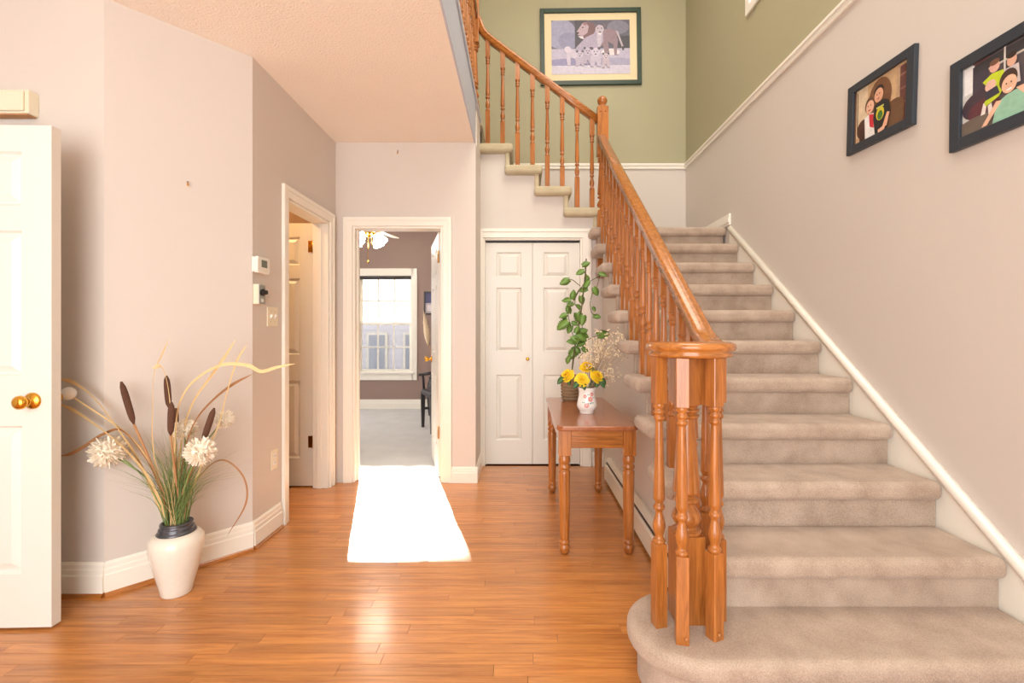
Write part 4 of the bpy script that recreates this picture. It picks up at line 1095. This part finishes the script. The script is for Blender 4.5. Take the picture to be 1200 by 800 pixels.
b = MB(); b.lathe([(0.050, 0), (0.055, 0.004), (0.060, 0.05), (0.066, 0.12), (0.069, 0.168), (0.073, 0.172), (0.073, 0.185), (0.066, 0.187), (0.060, 0.165), (0.01, 0.16)], (0, 0, 0), 24)
bk = b.build('basket', M['wicker'], pl)
for n in range(7):
    b = MB(); r_ = 0.0585 + 0.0015 * n + 0.002; z_ = 0.018 + n * 0.0225
    ring = [(r_ * math.cos(2 * math.pi * q / 24), r_ * math.sin(2 * math.pi * q / 24), z_ + 0.002 * (-1) ** q) for q in range(25)]
    b.tube(ring, 0.006, 6); b.build('woven_band', M['wicker'], bk)
b = MB(); b.lathe([(0.062, 0.150), (0.03, 0.166), (0.002, 0.168)], (0, 0, 0), 16); b.build('soil', M['soil'], pl)
Zp = lambda px, py, d=0.0: Vector(((620 + px / 4 - 610) * (PY + d) / 550 - PX, d, 1.188 - (300 + py / 4 - 390) * (PY + d) / 550 - TZ))
b = MB(); b.tube(curve([Vector((0.01, 0, 0.15)), Zp(205, 500), Zp(222, 380), Zp(245, 250), Zp(262, 100), Zp(268, 12)], 6), 0.005, 7); b.build('stake', M['stem'], pl)
vines = [[(205, 520), (215, 420), (195, 330), (185, 260), (225, 180), (265, 110), (262, 50)], [(230, 480), (265, 430), (250, 360), (245, 270), (215, 220), (240, 150), (330, 92)], [(300, 165), (288, 210), (292, 262), (318, 280)], [(260, 400), (300, 380), (340, 368)], [(330, 92), (322, 130), (306, 165)], [(240, 140), (200, 110), (170, 115)]]
for v_ in vines:
    b = MB(); b.tube(curve([Zp(x_, y_, random.uniform(-0.03, 0.03)) for x_, y_ in v_], 6), 0.0028, 6); b.build('vine_stem', M['stem'], pl)
lmesh = [leaf_mesh('leaf', False, M['leaf'], 1, 0.8), leaf_mesh('leaf', True, M['leaf'], 1, 0.95)]
leaves = [(266, 38, 40, 20, 0), (240, 76, 44, 200, 0), (168, 120, 52, 205, 0), (345, 86, 40, -10, 0), (312, 165, 46, -60, 0), (272, 128, 44, 60, 0), (256, 158, 42, 190, 0), (206, 182, 48, 80, 0), (176, 206, 44, 180, 0), (246, 206, 44, -80, 0), (184, 250, 44, 100, 0), (160, 280, 40, 200, 0), (158, 322, 66, 215, 1), (236, 292, 64, -70, 1), (250, 300, 50, -100, 1), (304, 248, 26, -60, 0), (318, 283, 38, -5, 0), (190, 342, 44, 240, 0), (350, 366, 66, 15, 1), (242, 380, 62, -30, 1), (252, 352, 50, 20, 0), (200, 400, 50, 170, 0), (205, 456, 64, 230, 1), (242, 412, 44, 200, 0), (182, 488, 36, 250, 0), (270, 104, 40, 100, 0), (215, 388, 46, 150, 0), (262, 440, 40, -40, 0), (196, 226, 36, 10, 0), (230, 236, 34, 140, 0), (225, 345, 40, 60, 0), (262, 372, 44, -15, 0), (225, 440, 42, 120, 0), (214, 316, 36, -20, 0)]
for (x_, y_, s_, a, kind) in leaves:
    sz = s_ / 4 * PY / 550 * 0.98
    d_ = random.uniform(-0.05, 0.05)
    c_ = Zp(x_, y_, d_) - Vector((math.cos(R(a)), 0, math.sin(R(a)))) * sz * 0.45
    xa = Vector((math.cos(R(a)), random.uniform(-.35, .1), math.sin(R(a)))).normalized()
    nrm = Vector((random.uniform(-.4, .4), -1, random.uniform(.1, .7))).normalized()
    ya = nrm.cross(xa).normalized(); za = xa.cross(ya).normalized()
    o = inst('leaf', lmesh[kind], pl)
    mtx = Matrix((xa, ya, za)).transposed().to_4x4(); mtx.translation = c_
    o.matrix_local = mtx @ Matrix.Scale(sz, 4)

# porcelain vase with roses
RX, RY = 0.408, 2.885
t = thing('flower_vase', 'small white porcelain vase with painted pink flowers on the table', 'vase', (RX, RY, TZ))
b = MB(); b.lathe([(0.040, 0), (0.044, 0.004), (0.042, 0.010), (0.046, 0.018), (0.058, 0.034), (0.062, 0.050), (0.058, 0.075), (0.050, 0.105), (0.048, 0.130), (0.053, 0.152), (0.056, 0.158), (0.051, 0.158), (0.044, 0.13), (0.044, 0.10), (0.01, 0.09)], (0, 0, 0), 32); b.build('body', M['porcelain'], t)
def vr(z):
    P = [(0.018, 0.046), (0.034, 0.058), (0.050, 0.062), (0.075, 0.058), (0.105, 0.050), (0.130, 0.048), (0.152, 0.053)]
    for k in range(len(P) - 1):
        if P[k][0] <= z <= P[k + 1][0]:
            s_ = (z - P[k][0]) / (P[k + 1][0] - P[k][0]); return P[k][1] + (P[k + 1][1] - P[k][1]) * s_
    return 0.05
def decal(a, z, r, m, petals):
    b = MB()
    for q in range(petals):
        w_ = 2 * math.pi * q / petals
        aa = a + math.cos(w_) * r / 0.055 * 0.8; zz = z + math.sin(w_) * r * 0.8
        ring = []
        for e in range(8):
            v_ = 2 * math.pi * e / 8; a2 = aa + math.cos(v_) * r * 0.6 / 0.055; z2 = zz + math.sin(v_) * r * 0.6
            rr = vr(z2) + 0.0008; ring.append((rr * math.cos(a2), rr * math.sin(a2), z2))
        b.add(ring, [tuple(range(8))])
    return b
for (a, z, r) in ((-100, 0.055, 0.011), (-75, 0.092, 0.012), (-110, 0.108, 0.009), (-60, 0.12, 0.010)):
    decal(R(a), z, r, None, 5).build('painted_flower', M['pink'], t)
for (a, z, r) in ((-84, 0.066, 0.007), (-66, 0.070, 0.007), (-118, 0.072, 0.006), (-88, 0.118, 0.006), (-50, 0.10, 0.006)):
    decal(R(a), z, r, None, 2).build('painted_leaf', M['teal'], t)
def rose_bloom(seed):
    b = MB(); rnd = random.Random(seed)
    for ring, (cnt, rad, h0, op, sz) in enumerate(((3, 0.007, 0.030, 0.05, 0.017), (4, 0.014, 0.022, 0.30, 0.022), (5, 0.022, 0.012, 0.60, 0.026), (5, 0.030, 0.002, 0.90, 0.030), (6, 0.035, -0.008, 1.25, 0.030))):
        for k in range(cnt):
            a = 2 * math.pi * (k + 0.5 * ring) / cnt + rnd.uniform(-.15, .15)
            er = Vector((math.cos(a), math.sin(a), 0)); et = Vector((-math.sin(a), math.cos(a), 0)); ez = Vector((0, 0, 1))
            vs_ = []; fs_ = []; NU, NV = 5, 4
            for side in (0, 1):
                for v in range(NV):
                    tv = v / (NV - 1)
                    for u in range(NU):
                        tu = u / (NU - 1) * 2 - 1
                        wd_ = sz * (0.55 + 0.75 * math.sin(math.pi * (0.15 + 0.6 * tv)))
                        out = rad * (0.35 + 0.65 * tv) + sz * 1.0 * tv * math.sin(op) * 0.75 + (0.004 * tv ** 3) - abs(tu) ** 2 * sz * 0.35
                        up = h0 - 0.012 + sz * 1.25 * tv * math.cos(op * 0.9) - (tv ** 4) * 0.005 * (1 + op) - abs(tu) ** 3 * 0.003
                        vs_.append(er * (out - side * 0.0012) + et * (tu * wd_ * 0.75) + ez * up)
            for side in (0, 1):
                o_ = side * NU * NV
                for v in range(NV - 1):
                    for u in range(NU - 1):
                        q = o_ + v * NU + u; fs_.append((q, q + 1, q + NU + 1, q + NU))
            b.add(vs_, fs_, M['rose_heart'] if (ring < 2 or (ring + k) % 3 == 0) else M['rose'], True)
    b.ball((0, 0, 0.0), 0.020, M['rose_heart'], 10, 6)
    me = bpy.data.meshes.new('bloom'); me.from_pydata(b.v, [], b.f)
    for m_ in b.mats: me.materials.append(m_)
    me.polygons.foreach_set('material_index', b.mi)
    for p in me.polygons: p.use_smooth = True
    return me
rleaf = leaf_mesh('leaf', False, M['rose_leaf'], 1, 0.7)
def tp(px, py, y_): return Vector(((px - 610) * y_ / 550, y_, 1.188 - (py - 390) * y_ / 550))
roses = [((687.5, 428), 2.90, 'yellow silk rose standing highest in the porcelain vase', (-.1, -.55, 1)), ((663.7, 438.5), 2.87, 'yellow silk rose farthest left over the wicker basket', (-.75, -.7, .75)),
         ((682, 443.5), 2.82, 'yellow silk rose low in front above the porcelain vase', (-.1, -1, .6)), ((701, 440), 2.85, 'yellow silk rose farthest right beside the dried sprays', (.6, -.8, .75))]
for n, (p, y_, lab, ax) in enumerate(roses):
    c_ = tp(*p, y_); base = Vector((RX + random.uniform(-.02, .02), RY + random.uniform(-.02, .02), TZ + 0.12))
    t = thing('rose', lab, 'flower', base, 0, 'yellow roses in the porcelain vase')
    q = c_ - base; z_ = Vector(ax).normalized()
    b = MB(); b.tube(curve([Vector((0, 0, 0)), Vector((q.x * 0.5, q.y * 0.5, q.z * 0.65)), q - z_ * 0.015], 5), 0.003, 6); b.build('stem', M['rose_leaf'], t)
    o = inst('bloom', rose_bloom(n), t)
    o.matrix_local = Matrix.Translation(q - z_ * 0.006) @ z_.to_track_quat('Z', 'Y').to_matrix().to_4x4() @ Matrix.Scale(0.80, 4)
    for (dx, dz, s_) in {0: ((.03, -.02, .05),), 1: ((-.055, -.055, .055), (.02, -.06, .05)), 2: ((-.05, -.05, .055), (.015, -.062, .05)), 3: ((.035, -.065, .06), (-.01, -.06, .055), (.05, -.05, .045))}[n]:
        xa = Vector((dx, -0.02, dz)).normalized(); nr = Vector((0, -1, .55)).normalized(); ya = nr.cross(xa).normalized(); za = xa.cross(ya)
        lf = inst('leaf', rleaf, t); m_ = Matrix((xa, ya, za)).transposed().to_4x4(); m_.translation = q + Vector((dx * .35, 0.0, dz * .35)); lf.matrix_local = m_ @ Matrix.Scale(s_, 4)
# dried baby's breath
b = MB(); rnd = random.Random(11)
oc = MB(); oc.ball((0, 0, 0), 1, None, 5, 3)
base = Vector((RX + 0.02, RY + 0.02, TZ + 0.12))
for k in range(60):
    px = rnd.gauss(703, 11); py = 412 + (703 - px) * 0.35 + rnd.gauss(0, 11)
    if rnd.random() < 0.2: px, py = rnd.gauss(714, 6), rnd.gauss(436, 7)
    e = tp(px, py, 2.90 + rnd.gauss(0, 0.05)) - base
    b.tube([Vector((0, 0, 0)), e * 0.55 + Vector((0, 0, 0.02)), e], 0.0008, 4, M['twig'])
    for q in range(9):
        c_ = e + Vector((rnd.gauss(0, .016), rnd.gauss(0, .016), rnd.gauss(0, .014)))
        sz_ = rnd.uniform(.0035, .006); b.add([Vector(v) * sz_ + c_ for v in oc.v], oc.f, M['breath'], True)
o = b.build('baby_breath', loc=base); tag(o, 'spray of dried cream baby breath behind the yellow roses', 'dried flowers', kind='stuff')

# ------------------------------------------------------------------ study furnishings
FX, FY = -1.79, 5.55
fan = thing('ceiling_fan', 'white ceiling fan with lit glass shades and brass fittings in the study', 'fan', (FX, FY, 2.86))
b = MB(); b.lathe([(0.06, 0), (0.065, -0.03), (0.02, -0.06), (0.013, -0.07), (0.013, -0.28), (0.03, -0.30)], (0, 0, 0), 18); b.build('downrod', M['brass'], fan)
b = MB(); b.lathe([(0.05, -0.300), (0.10, -0.320), (0.115, -0.360), (0.115, -0.420), (0.09, -0.460), (0.05, -0.470)], (0, 0, 0), 24); b.build('motor', M['fan_white'], fan)
b = MB(); b.lathe([(0.05, -0.470), (0.06, -0.485), (0.055, -0.515), (0.03, -0.535), (0.02, -0.545)], (0, 0, 0), 20); lk = b.build('light_kit', M['brass'], fan)
bm_ = MB(); bm_.prism([(0.20, -0.045), (0.60, -0.065), (0.635, -0.045), (0.64, 0.045), (0.60, 0.065), (0.20, 0.045)], -0.004, 0.004, 'Z'); bm_.mats = [M['fan_white']]; bme = bm_.mesh('blade')
ir_ = MB(); ir_.box(0.09, 0.26, -0.018, 0.018, -0.010, -0.004); ir_.mats = [M['brass']]; irm = ir_.mesh('blade_iron')
for k in range(5):
    a = R(4 + 72 * k)
    o = inst('blade', bme, fan, 0, loc=(0, 0, -0.425), rot=(R(8), 0, a))
    inst('blade_iron', irm, fan, 0, loc=(0, 0, -0.428), rot=(R(8), 0, a))
for k in range(4):
    a = R(-20 + 90 * k); d_ = Vector((math.cos(a), math.sin(a), 0))
    b = MB(); b.tube([d_ * 0.03 + Vector((0, 0, -0.510)), d_ * 0.10 + Vector((0, 0, -0.510)), d_ * 0.12 + Vector((0, 0, -0.525))], 0.009, 8); b.build('lamp_arm', M['brass'], lk)
    b = MB(); b.lathe([(0.022, 0.02), (0.03, 0.0), (0.048, -0.04), (0.062, -0.08), (0.066, -0.10), (0.060, -0.098), (0.02, -0.02)], (0, 0, 0), 18)
    o = b.build('glass_shade', M['shade'], lk, loc=d_ * 0.125 + Vector((0, 0, -0.528)))
    o.rotation_euler = (Vector((0, 0, 1)) - d_ * 0.75).normalized().to_track_quat('Z', 'Y').to_euler()
b = MB(); b.tube([(0.0, -0.03, -0.530), (0.0, -0.035, -0.82)], 0.0035, 6); b.lathe([(0.005, -0.86), (0.008, -0.85), (0.006, -0.82)], (0, -0.035, 0), 8); b.build('pull_chain', M['brass'], fan)
b = MB(); b.tube([(0.035, -0.02, -0.530), (0.038, -0.02, -0.660)], 0.0025, 6); b.build('pull_chain', M['brass'], fan)
# dark chair
ch = thing('armchair', 'dark leather chair with wooden arms half hidden by the study door', 'chair', (-0.93, 5.80, 0.004), R(-65))
b = MB(); b.box(-0.25, 0.25, -0.25, 0.25, 0.41, 0.48); b.build('seat', M['leather'], ch, 0.03, 3)
b = MB(); b.prism([(0.20, 0.48), (0.27, 0.48), (0.34, 0.95), (0.28, 0.95)], -0.22, 0.22, 'X'); b.build('backrest', M['leather'], ch, 0.02, 3)
for sx in (-1, 1):
    for sy in (-1, 1):
        b = MB(); x_ = sx * 0.225; y_ = sy * 0.225
        b.add([(x_ - .016, y_ - .016, 0), (x_ + .016, y_ - .016, 0), (x_ + .016, y_ + .016, 0), (x_ - .016, y_ + .016, 0), (x_ - .026, y_ - .026, .43), (x_ + .026, y_ - .026, .43), (x_ + .026, y_ + .026, .43), (x_ - .026, y_ + .026, .43)], [(0,3,2,1),(4,5,6,7),(0,1,5,4),(1,2,6,5),(2,3,7,6),(3,0,4,7)])
        b.build('leg', M['chair_wood'], ch)
    b = MB(); b.tube([(sx * 0.265, -0.20, 0.43), (sx * 0.275, -0.21, 0.60), (sx * 0.27, -0.22, 0.66)], 0.016, 8); b.tube([(sx * 0.27, -0.27, 0.655), (sx * 0.275, -0.10, 0.672), (sx * 0.26, 0.27, 0.66)], [0.018, 0.024, 0.018], 8); b.build('armrest', M['chair_wood'], ch)
    b = MB(); b.box(sx * 0.225 - 0.012, sx * 0.225 + 0.012, -0.21, 0.21, 0.22, 0.25); b.build('stretcher', M['chair_wood'], ch)
# pampas grass in a tall vase behind the chair
PGX, PGY = -1.25, 6.75
t = thing('tall_vase', 'slim dark floor vase behind the study chair', 'vase', (PGX, PGY, 0.004))
b = MB(); b.lathe([(0.07, 0), (0.075, 0.02), (0.10, 0.25), (0.085, 0.45), (0.05, 0.58), (0.055, 0.62), (0.045, 0.62)], (0, 0, 0), 22); b.build('body', M['chair_wood'], t)
b = MB(); b.lathe([(0.045, 0.60), (0.058, 0.61), (0.06, 0.63), (0.04, 0.632)], (0, 0, 0), 22); b.build('rim', M['pewter'], t)
for n, (dx, hz, lab) in enumerate(((-0.14, 1.48, 'taller cream pampas plume leaning towards the study window'), (0.02, 1.40, 'shorter cream pampas plume behind the study door'))):
    t = thing('pampas_plume', lab, 'dried flower', (PGX + 0.01 * n, PGY, 0.55), 0, 'pampas plumes in the study')
    b = MB(); b.tube([(0, 0, 0), (dx * 0.25, 0, 0.35), (dx * 0.6, 0, hz - 0.95)], 0.004, 6); b.build('stalk', M['stalk'], t)
    b = MB(); rnd = random.Random(20 + n)
    top = Vector((dx, 0, hz - 0.55)); bot = Vector((dx * 0.55, 0, hz - 1.02))
    pts = [bot + (top - bot) * (q / 8) for q in range(9)]
    b.tube(pts, [0.008, 0.026, 0.036, 0.040, 0.038, 0.032, 0.024, 0.014, 0.003], 10)
    for q in range(120):
        tt = rnd.random(); p = bot + (top - bot) * tt; rr = 0.05 * math.sin(math.pi * (0.1 + 0.85 * tt)); a = rnd.uniform(0, 2 * math.pi)
        e = p + Vector((math.cos(a) * rr, math.sin(a) * rr, 0.03)); b.tube([p, e], [0.004, 0.0008], 4)
    b.build('plume', M['pampas'], t)
